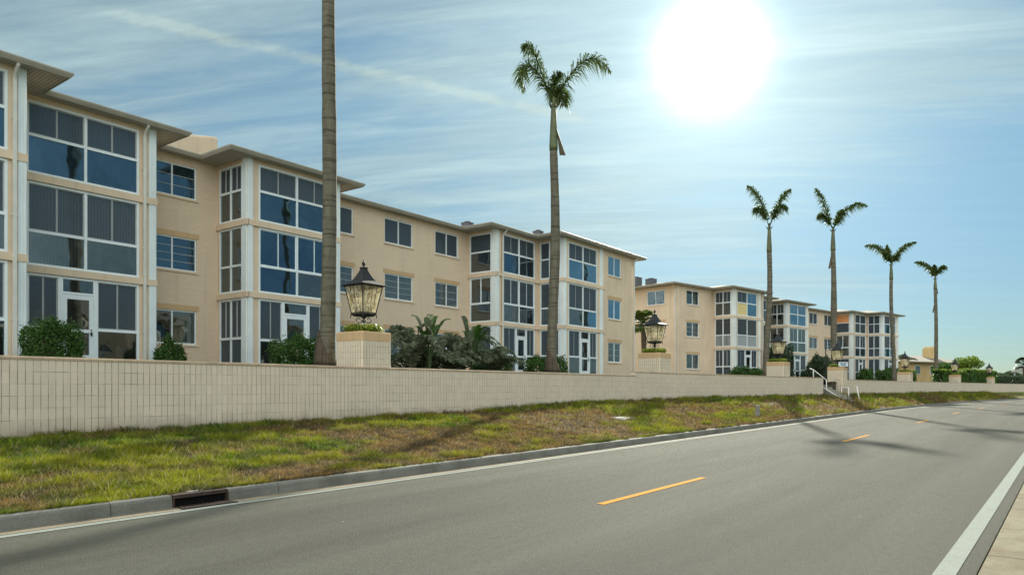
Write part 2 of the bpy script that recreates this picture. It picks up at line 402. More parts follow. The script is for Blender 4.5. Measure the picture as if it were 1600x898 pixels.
def strip(name,mat,y0f,y1f,z,x0,x1,dx=1.0,kind='structure'):
    mb=MB(); n=max(1,int((x1-x0)/dx)); xs=[x0+(x1-x0)*i/n for i in range(n+1)]
    for a,b in zip(xs[:-1],xs[1:]):
        mb.face([(a,y0f(a),z),(b,y0f(b),z),(b,y1f(b),z),(a,y1f(a),z)])
    o=mb.build(name,mat)
    if kind: tag(o,kind=kind)
    return o
# base ground
mb=MB(); mb.face([(-3000,-3000,-.02),(3500,-3000,-.02),(3500,3000,-.02),(-3000,3000,-.02)]); tag(mb.build('ground',M['lawn']),kind='structure')
strip('road',M['asphalt'],lambda x:yright(x)-.27,lambda x:8.30-float(g(x)),0.0,-60,260,2)
strip('gutter_pan',M['gutterpan'],lambda x:8.30-float(g(x)),lambda x:KY+.02-float(g(x)),.002,-60,260,2)
strip('edge_line',M['white_paint'],lambda x:8.13-float(g(x)),lambda x:8.255-float(g(x)),.005,-60,260,1.5)
strip('edge_line',M['white_paint'],lambda x:yright(x)-.15,lambda x:yright(x),.005,-60,260,1.5)
mb=MB()
for i in range(-3,16):
    a=7.9+13.2*i; n=4
    for k in range(n):
        p=a+3.35*k/n; q=a+3.35*(k+1)/n
        y=lambda x:4.5-float(g(x))-.004*max(0,min(x,60)-20)
        mb.face([(p,y(p)-.055,.005),(q,y(q)-.055,.005),(q,y(q)+.055,.005),(p,y(p)+.055,.005)])
tag(mb.build('centre_line',M['yellow_paint']),kind='structure')
# pavement on the camera's side, in slabs with open joints
mb=MB(); x=-12.3
while x<120:
    w=1.52
    a,b=x,x+w-.012
    mb.box8([(a,yright(a)-2.1,-.015),(b,yright(b)-2.1,-.015),(b,yright(b)-.285,-.015),(a,yright(a)-.285,-.015),
             (a,yright(a)-2.1,.012),(b,yright(b)-2.1,.012),(b,yright(b)-.285,.012),(a,yright(a)-.285,.012)])
    x+=w
tag(mb.build('sidewalk',M['sidewalk'],bevel=.004),kind='structure')
# kerb
INLET=(4.58,5.62)
mb=MB()
prof=[(0,-.02),(.012,.115),(.03,.142),(.055,.152),(.155,.150),(.165,.02)]
xs=[]; x=-30.0
joints=[-30,-26,-22,-18,-14,-10,-6,-2.2,0.85,3.86,4.58,5.32,6.08,9.2,12.5,15.5]
x=18.5
while x<225: joints.append(x); x+=3.05
for a,b in zip(joints[:-1],joints[1:]):
    if abs(a-4.58)<.01: continue
    if 52.2<a<55.0: pass
    a+=.005; b-=.005
    n=1 if b<45 else 2
    for k in range(n):
        p=a+(b-a)*k/n; q=a+(b-a)*(k+1)/n
        for (u0,v0),(u1,v1) in zip(prof[:-1],prof[1:]):
            mb.face([(p,KY+u0-float(g(p)),v0),(q,KY+u0-float(g(q)),v0),(q,KY+u1-float(g(q)),v1),(p,KY+u1-float(g(p)),v1)])
        for e in (p,q):
            mb.face([(e,KY+u-float(g(e)),v) for u,v in prof])
tag(mb.build('kerb',M['kerb']),kind='structure')
# storm drain inlet
d=empty('storm_drain',(4.95,KY,0),0,'rusty steel storm drain inlet set into the grey kerb','storm drain')
mb=MB(); hx=.365
mb.box(-hx,hx,.0,.42,.112,.152); mb.box(-hx,hx,-.004,.03,.105,.125)
mb.box(-hx,-hx+.02,.0,.4,-.02,.12); mb.box(hx-.02,hx,.0,.4,-.02,.12)
mb.build('hood',M['rust'],d,bevel=.006)
mb=MB(); mb.box(-hx+.02,hx-.02,.06,.40,-.20,.112); mb.build('opening',M['dark'],d)
mb=MB()
for i in range(13):
    xx=-hx+.03+i*(2*hx-.06)/12; mb.box(xx-.016,xx+.016,-.21,-.01,.004,.014)
mb.box(-hx,hx,-.225,-.205,.004,.015); mb.build('grate',M['rust'],d)
mb=MB(); mb.box(-.10,.12,.13,.19,.152,.158); mb.build('plate',M['concrete_light'],d)

# ------------------------------------------------------------------ verge and grass
def vnoise(x,y,seed=0):
    xi=np.floor(x).astype(np.int64); yi=np.floor(y).astype(np.int64); xf=x-xi; yf=y-yi
    def h(a,b):
        n=(a*374761393+b*668265263+seed*1442695041)&0x7fffffff
        n=((n^(n>>13))*1274126177)&0x7fffffff; n=n^(n>>16)
        return (n&0xffff)/65535.0
    u=xf*xf*(3-2*xf); v=yf*yf*(3-2*yf)
    return (h(xi,yi)*(1-u)+h(xi+1,yi)*u)*(1-v)+(h(xi,yi+1)*(1-u)+h(xi+1,yi+1)*u)*v
def fbm(x,y,seed=0,o=4):
    s=0;a=.5;t=0
    for i in range(o):
        s=s+a*vnoise(x*2**i,y*2**i,seed+i*7); t+=a; a*=.55
    return s/t
XS=np.arange(-40,215,.5); WY=np.array([wy(x) for x in XS]); ZB=np.array([zb(x) for x in XS])
def verge_z(x,y):
    k0=KY+.16-g(x); k1=np.interp(x,XS,WY); t=np.clip((y-k0)/(k1-k0),-.2,1.3)
    s=np.clip(t,0,1); prof=.62*s+.38*s*s*(3-2*s)
    return .135+(np.interp(x,XS,ZB)-.135)*prof+.05*(fbm(x*.9,y*.9,3)-.5)*np.minimum(1,6*s)
def turf_color(x,y):
    n1=fbm(x*.45+9,y*.8,11,4); n2=fbm(x*1.6,y*2.2,23,4); n3=fbm(x*5,y*5,31,3)
    k0=KY+.16-g(x); k1=np.interp(x,XS,WY); t=np.clip((y-k0)/(k1-k0),0,1)
    green=np.clip((n1*.55+n2*.45-.462+.08*(t-.35))*6.5,0,1)
    yel=np.clip((n2-.42)*4,0,1)
    G=np.array([.065,.14,.010]); Yc=np.array([.26,.27,.02]); B=np.array([.235,.15,.05]); D=np.array([.11,.085,.05])
    dead=np.clip((n3-.35)*3,0,1)[:,None]*B+(1-np.clip((n3-.35)*3,0,1))[:,None]*D
    liv=yel[:,None]*Yc+(1-yel)[:,None]*G
    return green[:,None]*liv+(1-green)[:,None]*dead, green
def grid_mesh(name,mat,xs,ts,f,colf):
    V=[];C=[]
    xx,tt=np.meshgrid(xs,ts,indexing='ij'); P=f(xx.ravel(),tt.ravel()); nx,nt_=len(xs),len(ts)
    i=np.arange(nx-1)[:,None]*nt_+np.arange(nt_-1)[None,:]; i=i.ravel()
    F=np.stack([i,i+nt_,i+nt_+1,i+1],1)
    return fast_mesh(name,P,F,mat,colf(P),smooth=True)
def vf(x,t):
    k0=KY+.16-g(x); k1=np.interp(x,XS,WY)+.12
    y=k0+(k1-k0)*t; return np.stack([x,y,verge_z(x,y)],1)
xs=np.concatenate([np.arange(-40,-2,1.0),np.arange(-2,30,.14),np.arange(30,70,.3),np.arange(70,205,1.0)])
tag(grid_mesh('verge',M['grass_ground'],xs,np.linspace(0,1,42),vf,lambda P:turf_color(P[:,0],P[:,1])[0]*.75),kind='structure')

NB=430000
u=rng.random(NB); x=np.empty(NB)
# denser near the camera
dd=(1.0*(90.0/1.0)**u); x=3.2+dd*1.0-4.2
x=np.where(u<.62, 1.0+15*rng.random(NB), np.where(u<.86, 16+19*rng.random(NB), 35+75*rng.random(NB)))
t=rng.random(NB)
k0=KY+.15-g(x); k1=np.interp(x,XS,WY); y=k0+(k1-k0)*t
z=verge_z(x,y); col,green=turf_color(x,y)
keep=(rng.random(NB)<(.45+.55*green)); x,y,z,col,green=[q[keep] for q in (x,y,z,col,green)]; n=len(x)
dist=np.hypot(x,y); size=np.clip(dist/14,1,4.0)
clump=np.clip((fbm(x*4.6,y*4.6,77,3)-.36)*3.0,0,1.4)
h=(.034+.060*rng.random(n))*(.55+.95*clump)*size**.55*(.75+.5*green); w=(.0045+.004*rng.random(n))*size
ang=rng.random(n)*2*PI; lean=(.3+1.0*rng.random(n))*h; la=rng.random(n)*2*PI
ax,ay=np.cos(ang)*w,np.sin(ang)*w
b0=np.stack([x-ax,y-ay,z-.004],1); b1=np.stack([x+ax,y+ay,z-.004],1)
tip=np.stack([x+np.cos(la)*lean,y+np.sin(la)*lean,z+h],1)
V=np.stack([b0,b1,tip],1).reshape(-1,3); F=np.arange(3*n).reshape(-1,3)
jit=(.65+.7*rng.random(n))[:,None]; r3=rng.random(n)[:,None]
c=col*jit; c=np.where(r3<.10,np.array([[.36,.30,.17]])*jit,c)
c3=np.repeat(c,3,axis=0)
tag(fast_mesh('grass',V,F,M['grass_blade'],c3),kind='stuff')
nt2=26000
x=np.where(rng.random(nt2)<.7,1+29*rng.random(nt2),30+60*rng.random(nt2)); wsel=rng.random(nt2)<.5
yw=np.interp(x,XS,WY)-.02-.10*rng.random(nt2)**2; yk=KY+.13-g(x)+.08*rng.random(nt2); y=np.where(wsel,yw,yk)
keep=fbm(x*1.7,y*.0+wsel*9.0,55,4)>.46; x,y,wsel=x[keep],y[keep],wsel[keep]; z=verge_z(x,y); z=np.maximum(z,np.where(wsel,z,.15)); n=len(x)
col,green=turf_color(x,y); size=np.clip(np.hypot(x,y)/14,1,3.0)
h=(.05+.11*rng.random(n)**2)*size**.4; w=(.004+.004*rng.random(n))*size; ang=rng.random(n)*2*PI; ax,ay=np.cos(ang)*w,np.sin(ang)*w
la=np.where(wsel,rng.random(n)*2*PI,-PI/2+1.2*(rng.random(n)-.5)); lean=h*(.2+1.1*rng.random(n))
b0=np.stack([x-ax,y-ay,z-.004],1); b1=np.stack([x+ax,y+ay,z-.004],1)
tip=np.stack([x+np.cos(la)*lean,y+np.sin(la)*lean*np.where(wsel,.3,1),z+h*np.where(wsel,1,.6)],1)
V=np.stack([b0,b1,tip],1).reshape(-1,3); F=np.arange(3*n).reshape(-1,3)
tag(fast_mesh('grass',V,F,M['grass_blade'],np.repeat(col*(.6+.6*rng.random(n))[:,None],3,axis=0)),kind='stuff')
# terrace behind the wall
def tf(x,t):
    y0=np.interp(x,XS,WY)+.12; yy=y0+(95-y0)*t**2; z=1.86+.1*t+.05*fbm(x*.5,yy*.5,5)
    return np.stack([x,yy,z],1)
tag(grid_mesh('terrace_lawn',M['grass_ground'],np.arange(-40,212,1.0),np.linspace(0,1,40),tf,lambda P:np.tile(np.array([[.05,.06,.025]]),(len(P),1))),kind='structure')

# ------------------------------------------------------------------ garden wall
def wall_run(mb,x0,x1,zt,cap,th=.20,uoff=0.0):
    n=max(1,int((x1-x0)/1.0)); xs=[x0+(x1-x0)*i/n for i in range(n+1)]
    L=x0
    P=[Vector((x,wy(x),0)) for x in xs]; Nn=[Vector((-wtan(x).y,wtan(x).x,0)) for x in xs]
    s=x0
    for i in range(n):
        a,b=P[i],P[i+1]; na,nb=Nn[i],Nn[i+1]; l=(b-a).length
        z0a,z0b=zb(xs[i])-.35,zb(xs[i+1])-.35; zo=zt
        A=lambda q,z:(q.x,q.y,z)
        mb.face([A(a,z0a),A(b,z0b),A(b,zt),A(a,zt)],[(s,z0a-zo),(s+l,z0b-zo),(s+l,0),(s,0)])
        a2,b2=a+na*th,b+nb*th
        mb.face([A(b2,z0b),A(a2,z0a),A(a2,zt),A(b2,zt)],[(s+l,z0b-zo),(s,z0a-zo),(s,0),(s+l,0)])
        cap_pts=lambda q,nn:[q-nn*.012+Vector((0,0,zt)),q-nn*.012+Vector((0,0,zt+.035)),q+nn*.012+Vector((0,0,zt+.06)),q+nn*(th-.01)+Vector((0,0,zt+.06)),q+nn*(th+.012)+Vector((0,0,zt+.03)),q+nn*(th+.012)+Vector((0,0,zt))]
        ca_,cb_=cap_pts(a,na),cap_pts(b,nb)
        for k in range(5):
            cap.face([ca_[k],cb_[k],cb_[k+1],ca_[k+1]])
        cap.face([ca_[0],cb_[0],cb_[5],ca_[5]])
        if i==0:
            mb.face([A(a2,z0a),A(a,z0a),A(a,zt),A(a2,zt)],[(0,z0a-zo),(th,z0a-zo),(th,0),(0,0)]); cap.face(ca_)
        if i==n-1:
            mb.face([A(b,z0b),A(b2,z0b),A(b2,zt),A(b,zt)],[(0,z0b-zo),(th,z0b-zo),(th,0),(0,0)]); cap.face(cb_)
        s+=l
WZ=[(-38,27.0,1.93),(27.0,GAP[0],2.085),(GAP[1],90.0,2.0),(90.0,205,2.02)]
labels=['long cream tiled garden wall in the foreground below the first building','cream tiled garden wall between the height step and the stair opening',
        'cream tiled garden wall beyond the stair opening, below the far bays','farthest cream tiled garden wall curving away with the road']
for (x0,x1,zt),lb in zip(WZ,labels):
    mb,cap=MB(),MB()
    e=empty('garden_wall',(0,0,0),0,lb,'wall','runs of the tiled garden wall')
    wall_run(mb,x0,x1,zt,cap)
    if x0==27.0:   # stair cheek returning up behind the opening
        X=GAP[0]; Y0=wy(X)
    mb.build('tiled_face',M['tile'],e); cap.build('cap',M['cap'],e,smooth=False)

# ------------------------------------------------------------------ piers + lanterns
def rounded_rect(s,r,n=4):
    pts=[]
    for cx,cy,a0 in ((s-r,-s+r,-PI/2),(s-r,s-r,0),(-s+r,s-r,PI/2),(-s+r,-s+r,PI)):
        for k in range(n+1):
            a=a0+PI/2*k/n; pts.append((cx+r*math.cos(a),cy+r*math.sin(a)))
    return pts
def loop_wall(mb,pts,z0,z1,uvz=0):
    n=len(pts); s=0
    for i in range(n):
        a,b=pts[i],pts[(i+1)%n]; l=math.hypot(b[0]-a[0],b[1]-a[1])
        mb.face([(a[0],a[1],z0),(b[0],b[1],z0),(b[0],b[1],z1),(a[0],a[1],z1)],[(s,z0-uvz),(s+l,z0-uvz),(s+l,z1-uvz),(s,z1-uvz)]); s+=l
PH=.92
pier0=empty('pier',(0,0,0))
pts=rounded_rect(.51,.07)
mb=MB(); loop_wall(mb,pts,-1.3,PH-.235,PH-.235); mb.build('tiled_body',M['pier_tile'],pier0)
mb=MB(); p2=rounded_rect(.517,.077); loop_wall(mb,p2,PH-.235,PH-.03); p3=rounded_rect(.49,.06)
n=len(p2)
for i in range(n):
    a,b=p2[i],p2[(i+1)%n]; c,d2=p3[(i+1)%n],p3[i]
    mb.face([(a[0],a[1],PH-.03),(b[0],b[1],PH-.03),(c[0],c[1],PH),(d2[0],d2[1],PH)])
mb.face([(q[0],q[1],PH) for q in p3]); mb.face([(q[0],q[1],PH-.235) for q in p2]); mb.build('top_band',M['band'],pier0)

lan0=empty('lantern',(0,0,0))
# stem with scrolls
mb=MB()
mb.frustum(0,0,.10,.10,0,.10,.10,.025); mb.frustum(0,0,.07,.07,.025,.035,.035,.09)
mb.tube([(0,0,.08),(0,0,.42)],.024,10); 
for z,r in ((.13,.05),(.30,.045),(.40,.06)):
    mb.tube([(0,0,z-.03),(0,0,z-.01),(0,0,z+.01),(0,0,z+.03)],[.026,r,r,.026],10)
for k in range(4):
    a=k*PI/2+PI/4; c,s=math.cos(a),math.sin(a)
    path=[]
    for i in range(15):                      # S scroll under the lamp
        t=i/14; w=PI*1.9*t; rr=.085*(1-.55*t)
        path.append((c*(.13+rr*math.cos(w+PI)),s*(.13+rr*math.cos(w+PI)),.33+rr*math.sin(w+PI)*1.0))
    mb.tube(path,.011,6)
    path=[]
    for i in range(13):
        t=i/12; w=PI*1.6*t; rr=.10*(1-.45*t)
        path.append((c*(.11+rr*math.cos(w+PI)),s*(.11+rr*math.cos(w+PI)),.12+rr*math.sin(w)*.9))
    mb.tube(path,.011,6)
mb.build('stem',M['iron'],lan0,smooth=True)
# cage
mb=MB(); zb0,zt0=.47,1.22; hb,ht=.215,.345
mb.frustum(0,0,.17,.17,.42,.235,.235,.47); mb.frustum(0,0,.235,.235,.47,.225,.225,.50)
for sx in (-1,1):
    for sy in (-1,1):
        mb.tube([(sx*hb,sy*hb,zb0),(sx*ht,sy*ht,zt0)],.015,6)
        mb.tube([(sx*.225,sy*.225,.50),(sx*.235,sy*.235,.41),(sx*.235,sy*.235,.37)],[.012,.014,.004],6)
def facept(axis,sgn,u,v,off=.012):            # u -1..1 across, v 0..1 up, on the tapered face
    hh=hb+(ht-hb)*v; z=zb0+.03+(zt0-zb0-.03)*v; q=u*hh
    return (sgn*(hh+off),q,z) if axis==0 else (q,sgn*(hh+off),z)
for axis in (0,1):
    for sgn in (-1,1):
        for vv in (.02,.97): mb.tube([facept(axis,sgn,-1,vv),facept(axis,sgn,1,vv)],.010,5)
        mb.tube([facept(axis,sgn,0,.04),facept(axis,sgn,0,.95)],.006,5)
        for sg in (-1,1):
            for (cu,cv,r0,st,turn) in ((.62,.84,.30,PI*.5,1.6),(.30,.62,.22,-PI*.4,1.5),(.28,.38,.20,PI*.4,-1.5),(.38,.16,.26,-PI*.5,-1.5)):
                path=[]
                for i in range(13):
                    t=i/12; w=st+turn*PI*t; rr=r0*(1-.7*t)
                    path.append(facept(axis,sgn,sg*(cu+rr*math.cos(w)),cv+rr*.45*math.sin(w)))
                mb.tube(path,.0065,4)
mb.build('cage',M['iron'],lan0)
mb=MB()
for axis in (0,1):
    for sgn in (-1,1):
        P=[facept(axis,sgn,u_,v_,-.004) for u_,v_ in ((-1,0),(1,0),(1,.98),(-1,.98))]
        mb.face(P)
mb.build('glass_panel',M['amber'],lan0)
mb=MB(); mb.tube([(0,0,.5),(0,0,.62)],.05,10); 
for k in range(3):
    a=k*2*PI/3; mb.tube([(.09*math.cos(a),.09*math.sin(a),.55),(.09*math.cos(a),.09*math.sin(a),.80)],.02,8)
    mb.tube([(0,0,.56),(.09*math.cos(a),.09*math.sin(a),.56)],.012,6)
mb.build('candle_cluster',M['iron'],lan0)
mb=MB()
prof=[(.40,1.205),(.42,1.225),(.40,1.245),(.305,1.285),(.22,1.35),(.165,1.43),(.12,1.52),(.085,1.60),(.065,1.65),(.075,1.66),(.075,1.70),(.05,1.71)]
for (a,z0),(b,z1) in zip(prof[:-1],prof[1:]):
    for k in range(4):
        c=[(1,-1),(1,1),(-1,1),(-1,-1)]; p,q=c[k],c[(k+1)%4]
        mb.face([(p[0]*a,p[1]*a,z0),(q[0]*a,q[1]*a,z0),(q[0]*b,q[1]*b,z1),(p[0]*b,p[1]*b,z1)])
mb.face([(sx*.40,sy*.40,1.205) for sx,sy in ((1,-1),(1,1),(-1,1),(-1,-1))])
mb.face([(sx*.05,sy*.05,1.71) for sx,sy in ((1,-1),(1,1),(-1,1),(-1,-1))])
mb.build('hood',M['iron'],lan0)
mb=MB(); mb.tube([(0,0,1.70),(0,0,1.74),(0,0,1.76),(0,0,1.80),(0,0,1.84),(0,0,1.86),(0,0,1.92)],[.02,.018,.04,.048,.038,.014,.003],10)
mb.build('finial',M['iron'],lan0,smooth=True)
fern0=empty('pier_planting',(0,0,0))
V=[];F=[]
for i in range(900):
    a=random.random()*2*PI; r=.05+.40*math.sqrt(random.random()); x,y=r*math.cos(a),r*math.sin(a)
    if abs(x)>.44 or abs(y)>.44: continue
    hgt=.05+.17*random.random()*(1.1-abs(r-.25)); L=.06+.12*random.random(); b=random.random()*2*PI; w=.012+.012*random.random()
    p0=Vector((x,y,0)); p1=p0+Vector((math.cos(b)*L*.4,math.sin(b)*L*.4,hgt)); p2=p0+Vector((math.cos(b)*L,math.sin(b)*L,hgt*.55-.02))
    s=Vector((-math.sin(b),math.cos(b),0))*w; k=len(V)
    V+= [tuple(p0-s*.4),tuple(p0+s*.4),tuple(p1+s),tuple(p1-s)]; F.append((k,k+1,k+2,k+3))
    k=len(V); V+=[tuple(p1-s),tuple(p1+s),tuple(p2+s*.1),tuple(p2-s*.1)]; F.append((k,k+1,k+2,k+3))
fo=fast_mesh('foliage',V,F,M['fern'],parent=fern0)

LP=[(12.82,14.345),(29.85,None),(44.6,None),(54.9,None),(73.4,None),(94.5,None),(114.5,None)]
where=['nearest, left of the dusty palm shrubs','second from the left, before the gap between the buildings','third from the left, just left of the stair handrail',
       'fourth from the left, right of the stair handrail','beyond the last bay of the far building','in front of the low house with the chimney, second from the right','the last and smallest at the far right hedge']
for i,((x,y),wh) in enumerate(zip(LP,where)):
    tn=wtan(x); rz=math.atan2(tn.y,tn.x)
    if y is None: y=wy(x)+.545*1.07
    zt=[z for a,b,z in WZ if a<=x<b]; zt=zt[0]+.03
    if i==0: zt=1.97
    hp=.0 if i==0 else (-.02 if i<4 else -.06)
    if i==3: y-=.25
    for base,cat,dz,lb,gp in ((pier0,'pier',0,'cream tiled pier on the wall, ','tiled piers along the garden wall'),
                           (lan0,'lantern',PH,'black iron lantern with amber glass on a pier, ','iron lanterns on the piers'),
                           (fern0,'plant',PH,'low green plants on the pier top under the lantern, ','plantings on the pier tops')):
        o=base if i==0 else copy_tree(base)
        sc2=1.0 if i==0 else (1.07 if i==1 else (1.05 if base is not lan0 else 1.0)); o.scale=(sc2,sc2,1.03 if (i==1 and base is lan0) else 1)
        o.location=(x,y,zt+dz+hp); o.rotation_euler=(0,0,rz)
        words=(lb+wh).split(); tag(o,' '.join(words[:16]),cat,gp)
pl=['nearest pier','second pier from the left','third pier from the left, left of the stair','fourth pier, right of the stair','fifth pier past the far building','sixth pier, by the low house','seventh pier at the far hedge']
for base,txt in (('pier','cream tiled pier with orange band: '),('lantern','black iron lantern with amber glass on the '),('pier_planting','low green plants under the lantern on the ')):
    objs=sorted([o for o in bpy.data.objects if o.parent is None and (o.name==base or o.name.startswith(base+'.'))],key=lambda o:o.location.x)
    for o,q in zip(objs,pl): o['label']=' '.join((txt+q).split()[:16])

# ------------------------------------------------------------------ buildings
class Seg:
    def __init__(s,p0,p1,ox,oy,oz):
        s.p0=Vector((p0[0]-ox,p0[1]-oy,0)); s.p1=Vector((p1[0]-ox,p1[1]-oy,0)); s.oz=oz
        s.L=(s.p1-s.p0).length; s.d=(s.p1-s.p0).normalized(); s.n=Vector((s.d.y,-s.d.x,0))
    def T(s,a,t,z): p=s.p0+s.d*a-s.n*t; return (p.x,p.y,z-s.oz)
    def box(s,mb,a0,a1,t0,t1,z0,z1,m=None):
        mb.box8([s.T(a0,t0,z0),s.T(a1,t0,z0),s.T(a1,t1,z0),s.T(a0,t1,z0),s.T(a0,t0,z1),s.T(a1,t0,z1),s.T(a1,t1,z1),s.T(a0,t1,z1)],m)
def seg_wall(mb,sg,z0,z1,holes,depth=.14,uo=0):
    S=sorted({0,sg.L,*[h[0] for h in holes],*[h[1] for h in holes]}); Z=sorted({z0,z1,*[h[2] for h in holes],*[h[3] for h in holes]})
    for a,b in zip(S[:-1],S[1:]):
        for c,d in zip(Z[:-1],Z[1:]):
            ma,mz=(a+b)/2,(c+d)/2
            if any(h[0]<ma<h[1] and h[2]<mz<h[3] for h in holes): continue
            mb.face([sg.T(a,0,c),sg.T(b,0,c),sg.T(b,0,d),sg.T(a,0,d)],[(a+uo,c),(b+uo,c),(b+uo,d),(a+uo,d)])
    for a,b,c,d in holes:
        D=depth
        mb.face([sg.T(a,0,c),sg.T(a,D,c),sg.T(a,D,d),sg.T(a,0,d)],[(0,c),(D,c),(D,d),(0,d)])
        mb.face([sg.T(b,D,c),sg.T(b,0,c),sg.T(b,0,d),sg.T(b,D,d)],[(0,c),(D,c),(D,d),(0,d)])
        mb.face([sg.T(a,D,c),sg.T(a,0,c),sg.T(b,0,c),sg.T(b,D,c)],[(a,0),(a,D),(b,D),(b,0)])
        mb.face([sg.T(a,0,d),sg.T(a,D,d),sg.T(b,D,d),sg.T(b,0,d)],[(a,0),(a,D),(b,D),(b,0)])
def blind_mesh(sg,a0,a1,t,z0,z1,kind):
    mb=MB()
    if kind in('blind','blind_blue','curtain','green_curtain'):
        w=.085 if 'blind' in kind else .06; n=max(2,int((a1-a0)/w)); 
        for i in range(n):
            a=a0+(a1-a0)*i/n; b=a0+(a1-a0)*(i+1)/n
            if 'blind' in kind:
                t0,t1=t,t+.035; b-=.012
            else: t0,t1=(t,t+.03) if i%2 else (t+.03,t)
            mb.face([sg.T(a,t0,z0),sg.T(b,t1,z0),sg.T(b,t1,z1),sg.T(a,t0,z1)])
    else:
        mb.face([sg.T(a0,t,z0),sg.T(a1,t,z0),sg.T(a1,t,z1),sg.T(a0,t,z1)])
    return mb
def window(par,sg,a0,a1,z0,z1,cols,rows,cells,tf=0.0,fw=.065,mj=.078,back=(),leafmat='alu_grey'):
    """cols/rows: inner fractions of the major bars; cells[(c,r)] = (leaves, muntins, pane material)"""
    fr,lf=MB(),MB(); P={}
    t0,t1=tf-.012,tf+.07
    sg.box(fr,a0+.001,a0+fw,t0,t1,z0+.001,z1-.001); sg.box(fr,a1-fw,a1-.001,t0,t1,z0+.001,z1-.001)
    sg.box(fr,a0+fw,a1-fw,t0,t1,z0+.001,z0+fw); sg.box(fr,a0+fw,a1-fw,t0,t1,z1-fw,z1-.001)
    A=[a0+fw]+[a0+(a1-a0)*c for c in cols]+[a1-fw]; Z=[z0+fw]+[z0+(z1-z0)*r for r in rows]+[z1-fw]
    for z in Z[1:-1]: sg.box(fr,a0+fw,a1-fw,t0+.002,t1-.002,z-mj/2,z+mj/2)
    for a in A[1:-1]: sg.box(fr,a-mj/2,a+mj/2,t0+.004,t1-.004,z0+fw,z1-fw)
    for c in range(len(A)-1):
        for r in range(len(Z)-1):
            lv,mu,pm=cells.get((c,r),cells.get('*',(1,0,'glass')))
            x0=A[c]+(mj/2 if c else 0); x1=A[c+1]-(mj/2 if c<len(A)-2 else 0)
            y0=Z[r]+(mj/2 if r else 0); y1=Z[r+1]-(mj/2 if r<len(Z)-2 else 0)
            for k in range(lv):
                p=x0+(x1-x0)*k/lv; q=x0+(x1-x0)*(k+1)/lv; e=.028 if lv>1 else .0; tt=tf+.02+(.015 if k%2 else 0)
                if e:
                    sg.box(lf,p,p+e,tt,tt+.018,y0,y1); sg.box(lf,q-e,q,tt,tt+.018,y0,y1)
                    sg.box(lf,p+e,q-e,tt,tt+.018,y0,y0+e); sg.box(lf,p+e,q-e,tt,tt+.018,y1-e,y1)
                for j in range(1,mu+1):
                    zz=y0+(y1-y0)*j/(mu+1); sg.box(lf,p+e,q-e,tt-.006,tt+.02,zz-.011,zz+.011)
                pb=P.setdefault(pm,MB())
                pb.face([sg.T(p+e*.5,tt+.01,y0),sg.T(q-e*.5,tt+.01,y0),sg.T(q-e*.5,tt+.01,y1),sg.T(p+e*.5,tt+.01,y1)])
    fr.m=0
    off=len(fr.v); fr.v+=lf.v; fr.f+=[tuple(i+off for i in f) for f in lf.f]; fr.uv+=lf.uv; fr.mi+=[1]*len(lf.f)
    w=fr.build('window',[M['alu'],M[leafmat]],par)
    for k,pb in P.items():
        nm='insect_screen' if 'screen' in k else ('infill_panel' if 'panel' in k else 'pane')
        pb.build(nm,M[k],w)
    for (b0,b1,r0,r1,kind) in back:
        nm='curtain' if 'curtain' in kind else 'blind'
        blind_mesh(sg,a0+(a1-a0)*b0,a0+(a1-a0)*b1,tf+.13,z0+(z1-z0)*r0+.02,z0+(z1-z0)*r1-.02,kind).build(nm,M[kind],w)
    return w
def door(par,sg,a0,a1,z0,z1):
    mb=MB(); t0,t1=-.004,.06
    e=.11
    sg.box(mb,a0,a0+e,t0,t1,z0,z1); sg.box(mb,a1-e,a1,t0,t1,z0,z1)
    sg.box(mb,a0+e,a1-e,t0,t1,z1-.13,z1); sg.box(mb,a0+e,a1-e,t0,t1,z0,z0+.22); zm=z0+(z1-z0)*.47
    sg.box(mb,a0+e,a1-e,t0,t1,zm-.05,zm+.05)
    d_=mb.build('door',M['alu'],par)
    pb=MB(); 
    for c,f in ((z0+.22,zm-.05),(zm+.05,z1-.13)):
        pb.face([sg.T(a0+e,.03,c),sg.T(a1-e,.03,c),sg.T(a1-e,.03,f),sg.T(a0+e,.03,f)])
    pb.build('pane',M['glass'],d_)
    hb_=MB(); sg.box(hb_,a1-.08,a1-.04,-.05,-.005,zm-.14,zm-.02); sg.box(hb_,a1-.075,a1-.045,-.03,-.005,zm+.02,zm+.06); hb_.build('handle',M['iron'],d_)
    return d_
FL=[(2.2,4.73),(4.95,7.34),(7.57,9.63)]      # clear height of the glazed openings of each storey
SOF=9.78
TR=[.42,.41,.53]
